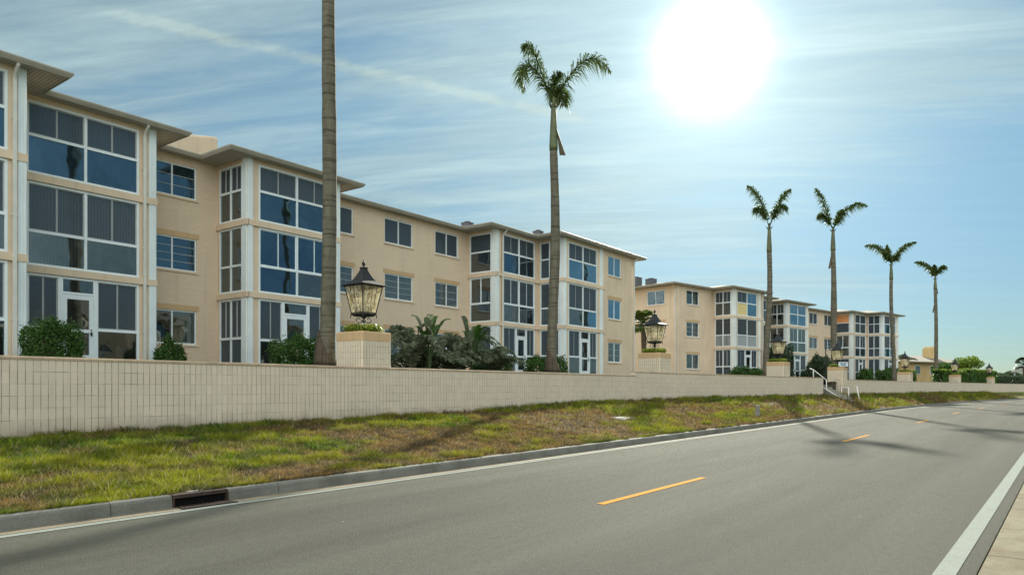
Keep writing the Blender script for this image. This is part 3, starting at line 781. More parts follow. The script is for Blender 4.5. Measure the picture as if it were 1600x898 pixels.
def bay_face(par,wb,sg,a0,a1,styles,doorf=None,ncol=2):
    """three glazed storeys on one face; returns the holes"""
    holes=[]
    for fl,(z0,z1) in enumerate(FL):
        holes.append((a0,a1,z0,z1)); st=styles[fl]; tr=TR[fl]
        if fl==0 and doorf:
            d0=a0+(a1-a0)*doorf[0]; d1=a0+(a1-a0)*doorf[1]
            window(par,sg,a0,d0,z0,z1,[],[.40],{(0,1):(2,0,'screen'),(0,0):(1,0,'glass')},back=st.get('back',()))
            window(par,sg,d1,a1,z0,z1,[],[.40],{(0,1):(2,0,'screen'),(0,0):(1,0,'glass')},back=st.get('back',()))
            window(par,sg,d0,d1,4.22,z1,[],[],{'*':(1,0,'glass')},fw=.07)
            fr=MB(); sg.box(fr,d0+.001,d0+.07,-.012,.07,z0,4.22); sg.box(fr,d1-.07,d1-.001,-.012,.07,z0,4.22); fr.build('door_frame',M['alu'],par)
            door(par,sg,d0+.072,d1-.072,z0+.02,4.215)
            continue
        up=st.get('up','screen'); lo=st.get('lo','glass_blue'); lv=st.get('lv',2)
        cols=[i/ncol for i in range(1,ncol)]
        cells={}
        for c in range(ncol):
            cells[(c,1)]=(lv,0,up if not isinstance(up,(list,tuple)) else up[c]); cells[(c,0)]=(1,0,lo if not isinstance(lo,(list,tuple)) else lo[c])
        w=window(par,sg,a0,a1,z0,z1,cols,[st.get('tr',tr)],cells,back=st.get('back',()),leafmat=st.get('leaf','alu_grey'))
        if st.get('rail'):
            rb=MB(); n=int((a1-a0)/.11)
            for i in range(1,n):
                a=a0+(a1-a0)*i/n; sg.box(rb,a-.012,a+.012,-.03,-.012,z0+.06,z0+(z1-z0)*tr)
            rb.build('railing',M['alu'],w)
    return holes
def pilaster(par,sg,a0,a1,z0=1.9,z1=SOF,proud=.045,flutes=True):
    mb=MB(); 
    sg.box(mb,a0,a1,-proud,.01,z0,z1)
    if flutes:
        n=3; w=(a1-a0)
        for k in range(n):
            c=a0+w*(k+.5)/n; sg.box(mb,c-w*.09,c+w*.09,-proud-.014,-proud+.002,z0,z1)
    return mb.build('pilaster',M['trimwhite'],par)
def band(par,sg,a0,a1,z0,z1,pr=.05,mat='stucco',name='floor_band'):
    mb=MB(); sg.box(mb,a0,a1,-pr,.02,z0,z1); return mb.build(name,M[mat],par)
def downpipe(par,sg,a,ztop=SOF,z0=1.9,w=.085,reach=.33):
    mb=MB(); sg.box(mb,a-w/2,a+w/2,-.055-w*.8,-.055,z0,ztop-.32)
    # offset elbow up to the gutter
    P=[(a,-.09,ztop-.34),(a,-.13,ztop-.24),(a,-reach,ztop-.05),(a,-reach-.02,ztop+.03)]
    mb.tube([sg.T(*p) for p in P],w*.55,8)
    for z in (3.2,5.9,8.4): sg.box(mb,a-w*.75,a+w*.75,-.058-w*.8,-.05,z,z+.04)
    return mb.build('downpipe',M['pipe'],par)

def apartment(ox,oy,rz,label,left_kind):
    """left_kind 1: near building, ends flush on both sides; 2: far building"""
    oz=2.0; par=empty('apartment_building',(ox,oy,oz),rz,label,'building','three storey apartment buildings')
    OX,OY=14.4,22.9
    S=lambda p0,p1:Seg(p0,p1,OX,OY,oz)
    st,br=MB(),MB()
    ya,yb,yr=23.25,21.55,25.15
    if left_kind==1: XL=-1.6; XR=42.15; yl=yb
    else: XL=-2.4; XR=38.3; yl=23.5
    yback=37.0
    # plan outline, exterior on the right hand
    x_a0l=2.95 if left_kind==2 else 2.35
    pl=[(XL,yback),(XL,yl)]
    if left_kind==2: pl+=[(x_a0l,yl),(x_a0l,yb)]
    pl+=[(7.64,yb),(7.64,ya),(11.94,ya),(11.94,yr),(15.25,yr),(15.25,ya),(19.5,ya),(19.5,yr),(29.87,yr),(29.87,ya),(33.79,ya),(33.79,yb),(XR,yb),(XR,yback),(XL,yback)]
    D=dict
    bld=lambda k:((.02,.98,.0,1.0,k),)
    styles={
     'A0':[D(),D(up='screen',lo='glass'),D(up='screen',lo='glass_blue')],
     'A':[D(),D(up='screen',lo='glass',back=((.02,.47,.0,1,'blind'),(.52,.98,.4,1,'blind'))),D(up='screen',lo='glass_blue',back=bld('blind_blue'))],
     'B':[D(),D(up='glass_blue',lo=('glass_blue','glass'),leaf='alu'),D(up='screen',lo='glass_blue',back=((.0,1,.5,1,'blind'),))],
     'C':[D(),D(up='screen',lo='glass',leaf='alu'),D(up='screen',lo=('glass_blue','glass'))],
     'D':[D(),D(up='screen',lo=('glass','glass_sky'),back=((.0,1,.4,1,'blind'),)),D(up='screen',lo='glass_sky',back=((.0,1,.5,1,'blind'),))],
     'Bs':[D(up='screen',lo='screen'),D(up='glass',lo='glass',lv=1),D(up='screen',lo='glass')],
     'Cs':[D(up='screen',lo='screen',lv=1),D(up='glass',lo='glass',lv=2,leaf='alu'),D(up='screen',lo='glass',lv=1)],
     'Ds':[D(up='screen',lo='screen',lv=1),D(up='screen',lo='glass',lv=1),D(up='screen',lo='screen',lv=1)],
    }
    if left_kind==2:
        styles['A0']=[D(),D(up='screen_open',lo='grey_panel',lv=1),D(up=('screen','glass_sky'),lo=('yellow_panel','glass_sky'),lv=2)]
        styles['A0s']=[D(up='screen',lo='screen',lv=2),D(up='screen_open',lo='screen_open',lv=1,rail=True),D(up='screen',lo='glass',lv=2)]
        styles['A']=[D(),D(up='screen',lo='glass'),D(up='screen',lo='glass')]
        styles['B']=[D(),D(up='glass',lo='glass',leaf='alu',back=((.0,1,0,1,'curtain'),)),D(up='glass_sky',lo='glass_sky')]
        styles['C']=[D(),D(up='screen',lo='glass',leaf='alu'),D(up='screen',lo='screen',lv=1)]
        styles['D']=[D(),D(up='screen',lo='glass_sky'),D(up='screen',lo='glass_sky')]
        styles['Cs']=[D(up='screen',lo='screen',lv=1),D(up='glass',lo='glass',lv=2,leaf='alu'),D(up='orange_panel',lo='screen',lv=1)]
        styles['Ds']=[D(up='screen',lo='screen',lv=1),D(up='screen',lo='screen',lv=1),D(up='screen',lo='screen',lv=1)]
    def std_window(sg,a0,a1,fl,mu=0,rm='glass',back=()):
        zz=[(3.03,4.25),(5.68,6.88),(8.32,9.5)][fl]
        hs=(a0,a1,zz[0],zz[1])
        window(par,sg,a0,a1,zz[0],zz[1],[.5],[],{(0,0):(1,mu,rm),(1,0):(1,mu,rm)},tf=.045,fw=.05,mj=.05,back=back)
        mb=MB(); sg.box(mb,a0-.06,a1+.06,-.045,.04,zz[0]-.07,zz[0]-.002); mb.build('sill',M['stucco'],par)
        if fl<2:
            mb=MB(); sg.box(mb,a0-.1,a1+.1,-.008,.01,zz[1]+.002,zz[1]+.20); mb.build('lintel',M['band'],par)
        return hs
    for p0,p1 in zip(pl[:-1],pl[1:]):
        sg=S(p0,p1); holes=[]; mbw=st; front=abs(p0[1]-p1[1])<.01 and p1[0]>p0[0]
        key=None
        if front:
            y=p0[1]; a_=p0[0]
            loc=lambda x:x-a_
            if abs(y-yr)<.01:
                mbw=br
                if a_<12:
                    bk=[((.5,.98,0,1,'curtain'),),((.0,.5,0,1,'blind_blue'),),((.7,1,0,1,'green_curtain'),)]
                    for fl in range(3): holes.append(std_window(sg,loc(12.6),loc(14.41),fl,(0,3,2)[fl] if fl!=1 else 3,'glass_blue' if fl else 'glass',bk[fl]))
                else:
                    for j,(w0,w1) in enumerate(((20.05,21.86),(23.77,25.65),(27.27,29.06))):
                        for fl in range(3):
                            mu=3 if (fl<2 and j<2) else (2 if fl==1 else 0)
                            rm='screen' if (fl==2) else 'glass'
                            bk=((.0,1,0,1,'curtain'),) if (j==1 and fl==1) else (((.5,1,0,.5,'blind'),) if (j==2 and fl==1) else ())
                            holes.append(std_window(sg,loc(w0),loc(w1),fl,mu,rm,bk))
            else:
                def dobay(nm,x0,x1,w0,w1,doorf,pil_l,pil_r):
                    hs=bay_face(par,st,sg,loc(w0),loc(w1),styles[nm],doorf); holes.extend(hs)
                    for q in (pil_l,pil_r):
                        if q: pilaster(par,sg,loc(q[0]),loc(q[1]))
                    for z0,z1 in ((4.74,4.94),(7.35,7.56)):
                        band(par,sg,loc(x0)-.0,loc(x1)+.0,z0,z1,.075)
                if a_<3.0:
                    if left_kind==1:
                        dobay('A0',2.35,7.64,3.0,7.20,(.35,.62),None,(7.42,7.62))
                        downpipe(par,sg,loc(7.33))
                        for fl in range(3): holes.append(std_window(sg,loc(-.2),loc(1.5),fl,0))
                    elif p0[0]<0:
                        for fl in range(3): holes.append(std_window(sg,loc(-1.05),loc(.72),fl,(0,2,0)[fl],'glass'))
                        mbw=st
                    else:
                        dobay('A0',2.95,7.64,3.38,6.62,(.40,.70),(2.98,3.20),(6.9,7.15))
                        downpipe(par,sg,loc(7.45))
                elif abs(a_-7.64)<.01: dobay('A',7.64,11.94,8.22,11.38,(.28,.59),None,(11.68,11.92)); downpipe(par,sg,loc(11.52))
                elif abs(a_-15.25)<.01: dobay('B',15.25,19.5,15.72,19.10,(.31,.65),(15.26,15.46),(19.24,19.48))
                elif abs(a_-29.87)<.01: dobay('C',29.87,33.79,30.46,33.42,(.40,.72),(29.88,30.10),None); downpipe(par,sg,loc(30.36))
                elif abs(a_-33.79)<.01:
                    dobay('D',33.79,38.3,34.26,37.45,(.40,.72),(33.80,34.02),(37.75,38.10))
                    if left_kind==1:
                        for fl in range(3): holes.append(std_window(sg,loc(38.80),loc(40.45),fl,0 if fl else 2,'glass_sky' if fl else 'glass'))
                        downpipe(par,sg,loc(42.05))
        elif abs(p0[0]-p1[0])<.01 and p1[1]<p0[1]:        # faces towards -x
            x=p0[0]; L=sg.L
            if abs(x-XL)<.01:
                if left_kind==2:
                    for fl in range(3): holes.append(std_window(sg,L-3.0,L-1.2,fl,0,'glass'))
                    holes.append(std_window(sg,L-8.2,L-6.2,2,0)); 
                    downpipe(par,sg,L-.1)
            else:
                nm={15.25:'Bs',29.87:'Cs',33.79:'Ds',2.95:'A0s'}.get(round(x,2))
                if nm and nm in styles:
                    d_=.12
                    hs=bay_face(par,st,sg,d_,L-.30,styles[nm],None,ncol=1 if nm=='Cs' else 2); holes+=hs
                    pilaster(par,sg,L-.26,L-.01,flutes=False)
                for z0,z1 in ((4.74,4.94),(7.35,7.56)): band(par,sg,.0,L+.075,z0,z1,.075)
        if mbw is br:
            br=MB(); seg_wall(br,sg,1.7,SOF,holes); br.build('brick_wall',M['brick'],par)
        else: seg_wall(mbw,sg,1.7,SOF,holes)
    st.build('wall',M['stucco'],par)
    # inside: dark rooms and floors
    mb=MB(); c=lambda x,y,z:(x-OX,y-OY,z-oz)
    mb.box(XL+.3-OX,XR-.3-OX,26.6-OY,36.6-OY,1.8-oz,SOF-.02-oz); mb.build('room_wall',M['interior'],par)
    mb=MB()
    inner=[(XL+.2,27.0)]+[(x,y) for x,y in pl[1:-2]]+[(XR-.2,27)]
    for z0 in (1.95,4.80,7.42):
        for x0,x1,y0 in ((XL+.2,(7.5 if left_kind==1 else 2.2),(yb if left_kind==1 else yl)+.2),(3.2,7.5,yb+.2),(7.5,11.75,ya+.2),(11.75,15.4,yr+.2),(15.45,19.3,ya+.2),(19.3,30.0,yr+.2),(30.05,33.9,ya+.2),(33.95,XR-.2,yb+.2)):
            if left_kind==1 and x0==3.2: continue
            mb.box(x0-OX,x1-OX,y0-OY,26.55-OY,z0-oz,z0+.09-oz)
    mb.build('floor_slab',M['interior'],par)
    # eaves outline
    e1,e2=.36,.85
    ev=[(XL-e2,yback+.5),(XL-e2,yl-e1)]
    if left_kind==2: ev+=[(x_a0l-e2,yl-e1),(x_a0l-e2,yb-e1)]
    ev+=[(7.64+e2,yb-e1),(7.64+e2,ya-e1),(11.94+e2,ya-e1),(11.94+e2,yr-e1),(15.25-e2,yr-e1),(15.25-e2,ya-e1),(19.5+e2,ya-e1),(19.5+e2,yr-e1),
         (29.87-e2,yr-e1),(29.87-e2,ya-e1),(33.79-e2,ya-e1),(33.79-e2,yb-e1),(XR+e2,yb-e1),(XR+e2,yback+.5)]
    # soffit as strips between wall lines (so that UVs stay metric)
    mb=MB()
    rects=[]
    # split the eave area into vertical strips
    xs=sorted({p[0] for p in ev})
    def front_y(x):
        ys=[]
        for (xa,ya_),(xb,yb_) in zip(ev[1:-1],ev[2:]):
            if abs(ya_-yb_)<1e-6 and min(xa,xb)<x<max(xa,xb): ys.append(ya_)
        return min(ys)
    for a,b in zip(xs[:-1],xs[1:]):
        y=front_y((a+b)/2)
        mb.face([c(a,y,SOF),c(a,yback+.5,SOF),c(b,yback+.5,SOF),c(b,y,SOF)],[(a,y),(a,yback),(b,yback),(b,y)])
    mb.build('soffit',M['soffit'],par)
    # gutter: a K-shaped profile along the eave edge
    mb=MB(); n=len(ev); prof=[(0,SOF-.012),(.04,SOF-.012),(.085,SOF+.05),(.11,SOF+.09),(.115,SOF+.125),(.10,SOF+.135),(.0,SOF+.12)]
    offs=[]
    for i,p in enumerate(ev):
        if i==0: dn=[Vector((ev[1][0]-p[0],ev[1][1]-p[1],0)).normalized()]
        elif i==n-1: dn=[Vector((p[0]-ev[i-1][0],p[1]-ev[i-1][1],0)).normalized()]
        else: dn=[Vector((p[0]-ev[i-1][0],p[1]-ev[i-1][1],0)).normalized(),Vector((ev[i+1][0]-p[0],ev[i+1][1]-p[1],0)).normalized()]
        nn=[Vector((q.y,-q.x,0)) for q in dn]
        offs.append(nn[0] if len(nn)==1 else nn[0]+nn[1])
    for i in range(n-1):
        for (u0,z0),(u1,z1) in zip(prof[:-1],prof[1:]):
            q=lambda k,u_,z_:c(ev[k][0]+offs[k].x*u_,ev[k][1]+offs[k].y*u_,z_)
            mb.face([q(i,u0,z0),q(i+1,u0,z0),q(i+1,u1,z1),q(i,u1,z1)])
    gt=mb.build('gutter',M['gutter'],par)
    # low hipped roof: one body with a hip over each projecting bay
    mb=MB(); zt=SOF+.12; pit=.19
    def hip(x0,x1,y0,y1):
        w=min(x1-x0,y1-y0)/2; h=w*pit
        if x1-x0>=y1-y0: r0,r1=(x0+w,(y0+y1)/2),(x1-w,(y0+y1)/2)
        else: r0,r1=((x0+x1)/2,y0+w),((x0+x1)/2,y1-w)
        A,B,C_,D_=c(x0,y0,zt),c(x1,y0,zt),c(x1,y1,zt),c(x0,y1,zt); R0,R1=c(*r0,zt+h),c(*r1,zt+h)
        if x1-x0>=y1-y0: mb.face([A,B,R1,R0]); mb.face([B,C_,R1]); mb.face([C_,D_,R0,R1]); mb.face([D_,A,R0])
        else: mb.face([A,B,R0]); mb.face([B,C_,R1,R0]); mb.face([C_,D_,R1]); mb.face([D_,A,R0,R1])
    hip(XL-e2,XR+e2,yr-e1,yback+.5)
    if left_kind==1: hip(XL-e2+.01,7.64+e2,yb-e1,yb-e1+14)
    else: hip(XL-e2+.01,7.64,yl-e1,yl-e1+12.5); hip(x_a0l-e2,7.64+e2,yb-e1,yb-e1+12)
    hip(7.0,11.94+e2,ya-e1,ya-e1+11); hip(15.25-e2,19.5+e2,ya-e1,ya-e1+11); hip(29.87-e2,34.5,ya-e1,ya-e1+11); hip(33.79-e2,XR+e2-.01,yb-e1,yb-e1+13)
    mb.build('roof',M['roof'],par)
    if left_kind==1:
        mb=MB(); mb.box8([c(15.6,29.6,10.2),c(18.0,29.6,10.2),c(18.0,32,10.2),c(15.6,32,10.2),c(15.6,29.6,12.15),c(18.0,29.6,12.6),c(18.0,32,12.6),c(15.6,32,12.15)])
        mb.build('roof_parapet_box',M['stucco'],par,bevel=.12)
    return par
b1=apartment(14.4,22.9,0,'near three storey cream apartment building with glazed sunroom bays','near')if False else apartment(14.4,22.9,0,'near three storey cream apartment building with glazed sunroom bays, filling the left',1)
b2=apartment(71.1,20.2,math.radians(-11.5),'farther three storey cream apartment building behind the stair opening',2)

b3=copy_tree(b2); b3.location=(40,-26,1.0); b3.rotation_euler=(0,0,PI-.05)
tag(b3,'cream apartment building across the road, seen only as reflections in the windows','building')
# rooftop units
def roof_unit(x,y,z,rz,label,s=1):
    e=empty('rooftop_air_conditioner',(x,y,z),rz,label,'air conditioner','air conditioners on the roofs')
    mb=MB(); mb.box(-.42*s,.42*s,-.42*s,.42*s,.08,.78); mb.box(-.45*s,.45*s,-.45*s,.45*s,.78,.84)
    for k in range(6): mb.box(-.43*s,.43*s,-.435*s,-.42*s,.16+.1*k,.20+.1*k)
    mb.build('casing',M['unit'],e); 
    mb=MB(); mb.tube([(0,0,.84),(0,0,.90)],.3*s,14); mb.build('fan_guard',M['iron'],e)
    mb=MB()
    for sx in (-1,1):
        for sy in (-1,1): mb.box(sx*.36*s-.03,sx*.36*s+.03,sy*.36*s-.03,sy*.36*s+.03,-.35,.08)
    mb.build('stand',M['iron'],e)
    return e
roof_unit(32.0,27.0,10.15,0,'small grey air conditioner on the near roof above the recessed wall corner',.6)
roof_unit(36.3,25.0,10.15,0,'small grey air conditioner on the near roof just left of the second palm trunk',.55)
roof_unit(9.4,26.0,10.1,0,'small grey unit on the near roof above the leftmost bays',.8)
for i,(x,y) in enumerate(((55.0,30.2),(56.2,29.7),(57.4,29.1),(58.9,28.4))):
    roof_unit(x,y,10.28,-.2,['leftmost air conditioner of the row on the far roof','second air conditioner of the row on the far roof','third air conditioner of the row on the far roof','rightmost air conditioner of the row on the far roof'][i],.85)
roof_unit(83.5,23.4,10.25,-.2,'air conditioner on the far roof left of the fourth tall palm',.8)

# ------------------------------------------------------------------ low house far away
def low_house():
    e=empty('low_house',(128.5,16.0,2.6),math.radians(-22),'low yellow house with hipped roof and chimney beyond the far building','house')
    mb=MB(); mb.box(-9,7,-3,5,-.9,2.75); mb.build('wall',M['yellow_stucco'],e)
    mb=MB(); x0,x1,y0,y1,z,h=-9.8,7.8,-3.8,5.8,2.75,1.15; w=(y1-y0)/2
    A,B,C_,D_=(x0,y0,z),(x1,y0,z),(x1,y1,z),(x0,y1,z); R0,R1=(x0+w,(y0+y1)/2,z+h),(x1-w,(y0+y1)/2,z+h)
    for f in ([A,B,R1,R0],[B,C_,R1],[C_,D_,R0,R1],[D_,A,R0],[A,D_,C_,B]): mb.face(f)
    mb.box(x0,x1,y0-.02,y0+.1,z-.18,z-.005); rf=mb.build('roof',M['roof2'],e)
    mb=MB(); mb.box(1.2,3.2,-.6,.6,3.0,5.0); mb.frustum(2.2,0,1.0,.6,5.0,.55,.45,5.35); mb.build('chimney',M['yellow_stucco'],e,bevel=.05)
    for x in (-6.5,-2.5,3.5):
        mb=MB(); mb.box(x-.7,x+.7,-3.05,-2.98,.9,2.2); w_=mb.build('window',M['alu'],e)
        mb=MB(); mb.box(x-.62,x+.62,-3.07,-3.052,.98,2.12); mb.build('pane',M['glass'],w_)
M['roof2']=m_concrete('grey_shingle',(.26,.23,.19),(.14,.12,.10),.3,2)
low_house()
e=empty('pavilion',(176,2.5,2.0),math.radians(-30),'small pale roofed pavilion among the distant palms','pavilion')
mb=MB(); mb.frustum(0,0,3.0,2.6,2.6,2.2,1.6,3.7); mb.box(-2.2,2.2,-1.6,1.6,3.7,3.78); mb.build('roof',M['gutter'],e)
for sx in (-1,1):
    for sy in (-1,1):
        mb=MB(); mb.box(sx*2.5-.1,sx*2.5+.1,sy*2.1-.1,sy*2.1+.1,-.3,2.62); mb.build('post',M['alu'],e)

# ------------------------------------------------------------------ foliage
def leaf_cloud(name,pts,normals,size,mat,parent=None,asp=.55,jit=.4):
    n=len(pts); pts=np.asarray(pts); s=size*(1-jit/2+jit*rng.random(n))[:,None]
    d=rng.normal(size=(n,3))+np.asarray(normals)*.6; d/=np.linalg.norm(d,axis=1)[:,None]
    q=rng.normal(size=(n,3)); q-=d*(q*d).sum(1)[:,None]; q/=np.linalg.norm(q,axis=1)[:,None]
    r=np.cross(d,q); a=q*s; b=r*s*asp
    V=np.stack([pts-a,pts+b*.9,pts+a,pts-b*.9],1).reshape(-1,3); F=np.arange(4*n).reshape(-1,4)
    return fast_mesh(name,V,F,mat,parent=parent)
def bush(x,y,z0,rx,ry,h,label,mat='hedge',n=2600,size=.05,power=4.0,group=None,name='bush',rz=0,cat='bush'):
    e=empty(name,(x,y,z0),rz,label,cat,group)
    n=int(n*2.4); u=rng.normal(size=(n,3)); u/=np.linalg.norm(u,axis=1)[:,None]; u[:,2]=np.abs(u[:,2])*1.0
    r=1/(np.abs(u)**power).sum(1)**(1/power); fr=1-.22*rng.random(n)**2.0
    lump=1+.05*rng.random(n)**6*3+.13*np.sin(u[:,0]*7+x)*np.cos(u[:,1]*6+y)+.07*np.sin(u[:,2]*9+u[:,0]*5)
    p=u*(r*fr*lump)[:,None]; nrm=u.copy()
    p=p*np.array([rx,ry,h])
    low=rng.random(n)<.25; p[low,2]*=rng.random(low.sum())
    leaf_cloud('foliage',p,nrm,size,M[mat],e)
    mb=MB()
    for k in range(7):
        a=2*PI*k/7; mb.tube([(.05*math.cos(a),.05*math.sin(a),-.1),(rx*.5*math.cos(a),ry*.5*math.sin(a),h*.7)],[.025,.008],5)
    mb.build('stems',M['trunk_brown'],e)
    return e
GP='bushes between the garden wall and the buildings'
bush(7.35,19.3,1.85,.58,.48,1.12,'clipped round green bush at the far left before the white door',n=4200,size=.036,group=GP)
bush(11.9,22.3,1.85,.50,.40,1.10,'small loose green bush under the first recessed window',n=1900,size=.045,power=2,group=GP)
bush(14.9,19.8,1.85,.90,.55,1.16,'clipped green bush left of the nearest tall palm trunk',n=3600,size=.045,group=GP)
bush(25.6,20.3,1.85,.95,.6,1.15,'dark green bush right of the dusty palm shrubs',n=2600,group=GP)
bush(27.4,18.9,1.85,.62,.5,.95,'green bush on the left of the second palm base',n=1700,group=GP)
bush(28.9,18.9,1.85,.55,.5,.98,'brighter green bush on the right of the second palm base',n=1700,group=GP,mat='hedge')
GP2='bushes in front of the far building'
bush(54.6,18.9,1.85,1.0,.6,1.1,'low hedge bush under the yellow panelled bay',n=1500,size=.08,group=GP2)
bush(56.9,18.5,1.85,.8,.6,1.0,'low bush beside the white door of the far building',n=1200,size=.08,group=GP2)
bush(65.0,19.0,1.85,1.3,.9,3.1,'tall dark bush behind the third palm trunk',mat='shrub_dark',n=3000,size=.12,group=GP2)
bush(68.0,17.4,1.85,.8,.6,1.1,'small round bush left of the white stair handrail',mat='shrub_dark',n=1000,size=.09,group=GP2)
bush(71.9,17.3,1.85,1.6,.9,2.3,'broad dark bush behind the stair handrail',mat='shrub_dark',n=3000,size=.11,group=GP2)
bush(74.3,17.0,1.85,1.2,.9,1.9,'dark bush just left of the fourth pier',mat='shrub_dark',n=1800,size=.11,group=GP2)
bush(80.6,15.0,1.85,1.1,.6,1.35,'clipped hedge bush right of the fourth pier',n=1500,size=.1,power=4,group=GP2)
bush(85.2,13.6,1.85,2.1,.7,1.45,'broad clipped hedge bush below the last bays',mat='hedge',n=2600,size=.1,power=5,group=GP2,rz=-.2)
bush(90.2,12.6,1.85,1.1,.7,1.35,'small clipped hedge bush at the far building corner',n=1400,size=.1,power=4,group=GP2,rz=-.2)

def hedge_run(x0,x1,off,w,h,label,mat,n,size,topmat=None):
    e=empty('hedge',((x0+x1)/2,wy((x0+x1)/2)+off,1.9),0,label,'hedge','clipped hedges behind the far wall'); o=e.location
    xs=x0+(x1-x0)*rng.random(n); yy=np.array([wy(x) for x in xs])+off
    # points on a rounded box section
    a=rng.random(n)*3; side=np.where(a<1,-1,np.where(a<2,1,0)); v=rng.random(n)
    py=np.where(side==0,(v-.5)*w,side*w/2)+rng.normal(size=n)*.05; pz=np.where(side==0,h,v*h)+rng.normal(size=n)*.06
    P=np.stack([xs-o.x,yy+py-o.y,pz+.15*(fbm(xs*.8,yy,41)-.5)],1); Nn=np.stack([np.zeros(n),side*1.0,(side==0)*1.0],1)
    leaf_cloud('foliage',P,Nn,size,M[mat],e)
    if topmat:
        k=P[:,2]>h*.86; leaf_cloud('new_growth',P[k]+np.array([0,0,.06]),Nn[k],size,M[topmat],e)
    mb=MB(); n2=int((x1-x0)/1.5)
    for i in range(n2):
        x=x0+(x1-x0)*(i+.5)/n2; mb.tube([(x-o.x,wy(x)+off-o.y,-.1),(x-o.x+.1,wy(x)+off-o.y,h*.8)],[.04,.015],5)
    mb.build('stems',M['trunk_brown'],e)
    return e
hedge_run(79.5,93.0,1.5,1.1,1.45,'clipped dark hedge behind the wall between the last two tall palms','hedge',9000,.10,'hedge_bright') if False else None
hedge_run(92.0,104.0,1.7,1.1,1.45,'dark clipped hedge behind the wall at the low house','hedge',8000,.11,'hedge_bright')
hedge_run(105,121,1.5,1.3,1.75,'tall clipped hedge with bright new growth behind the far wall','hedge',9000,.12,'hedge_bright')
hedge_run(122,175,1.6,1.2,1.25,'long low grey green hedge at the far right','shrub_dark',12000,.15)

# ------------------------------------------------------------------ palms
RV=Vector((SA,-CA,0)); DV=Vector((CA,SA,0))         # across and along the view, for the lie of the fronds
def bez(P,t):
    P=[p.copy() for p in P]
    while len(P)>1: P=[a.lerp(b,t) for a,b in zip(P[:-1],P[1:])]
    return P[0]
def frond(ctrl,L=.55,nl=46,mat='frond',w=.022,plum=.9,drop=.28):
    """ctrl: (across, deep, up) control points in metres from the crown"""
    P=[RV*c[0]+DV*c[1]+Vector((0,0,c[2])) for c in ctrl]
    V=[];F=[]
    pts=[bez(P,i/20) for i in range(21)]
    mb=MB(); mb.tube(pts,[.03*(1-.85*i/20) for i in range(21)],5)
    for i in range(nl):
        t=.16+.84*(i/(nl-1)); p=bez(P,t); T=(bez(P,min(1,t+.02))-bez(P,t-.02)).normalized()
        up=Vector((0,0,1)); sd=T.cross(up); sd = sd.normalized() if sd.length>.05 else RV.copy()
        nu=sd.cross(T)
        ln=L*(math.sin(PI*min(1,(t*.86+.12)))**.6)*(.8+.4*random.random())
        for s in (-1,1):
            for rep in range(2):
                ang=random.uniform(-plum,plum)
                dirv=(sd*s*math.cos(ang)+nu*math.sin(ang)).normalized()*.85+T*.55
                dirv.normalize(); m1=p+dirv*ln*.5+Vector((0,0,-.03*ln)); e1=p+dirv*ln+Vector((0,0,-(drop+.25*random.random())*ln))
                wv=dirv.cross(Vector((random.uniform(-1,1),random.uniform(-1,1),random.uniform(-.5,1)))).normalized()*w
                k=len(V); V+=[tuple(p-wv*.5),tuple(p+wv*.5),tuple(m1+wv),tuple(m1-wv),tuple(e1)]
                F+=[(k,k+1,k+2,k+3)]; mb.face([p-wv*.5,p+wv*.5,m1+wv,m1-wv]); mb.face([m1-wv,m1+wv,e1])
    return mb
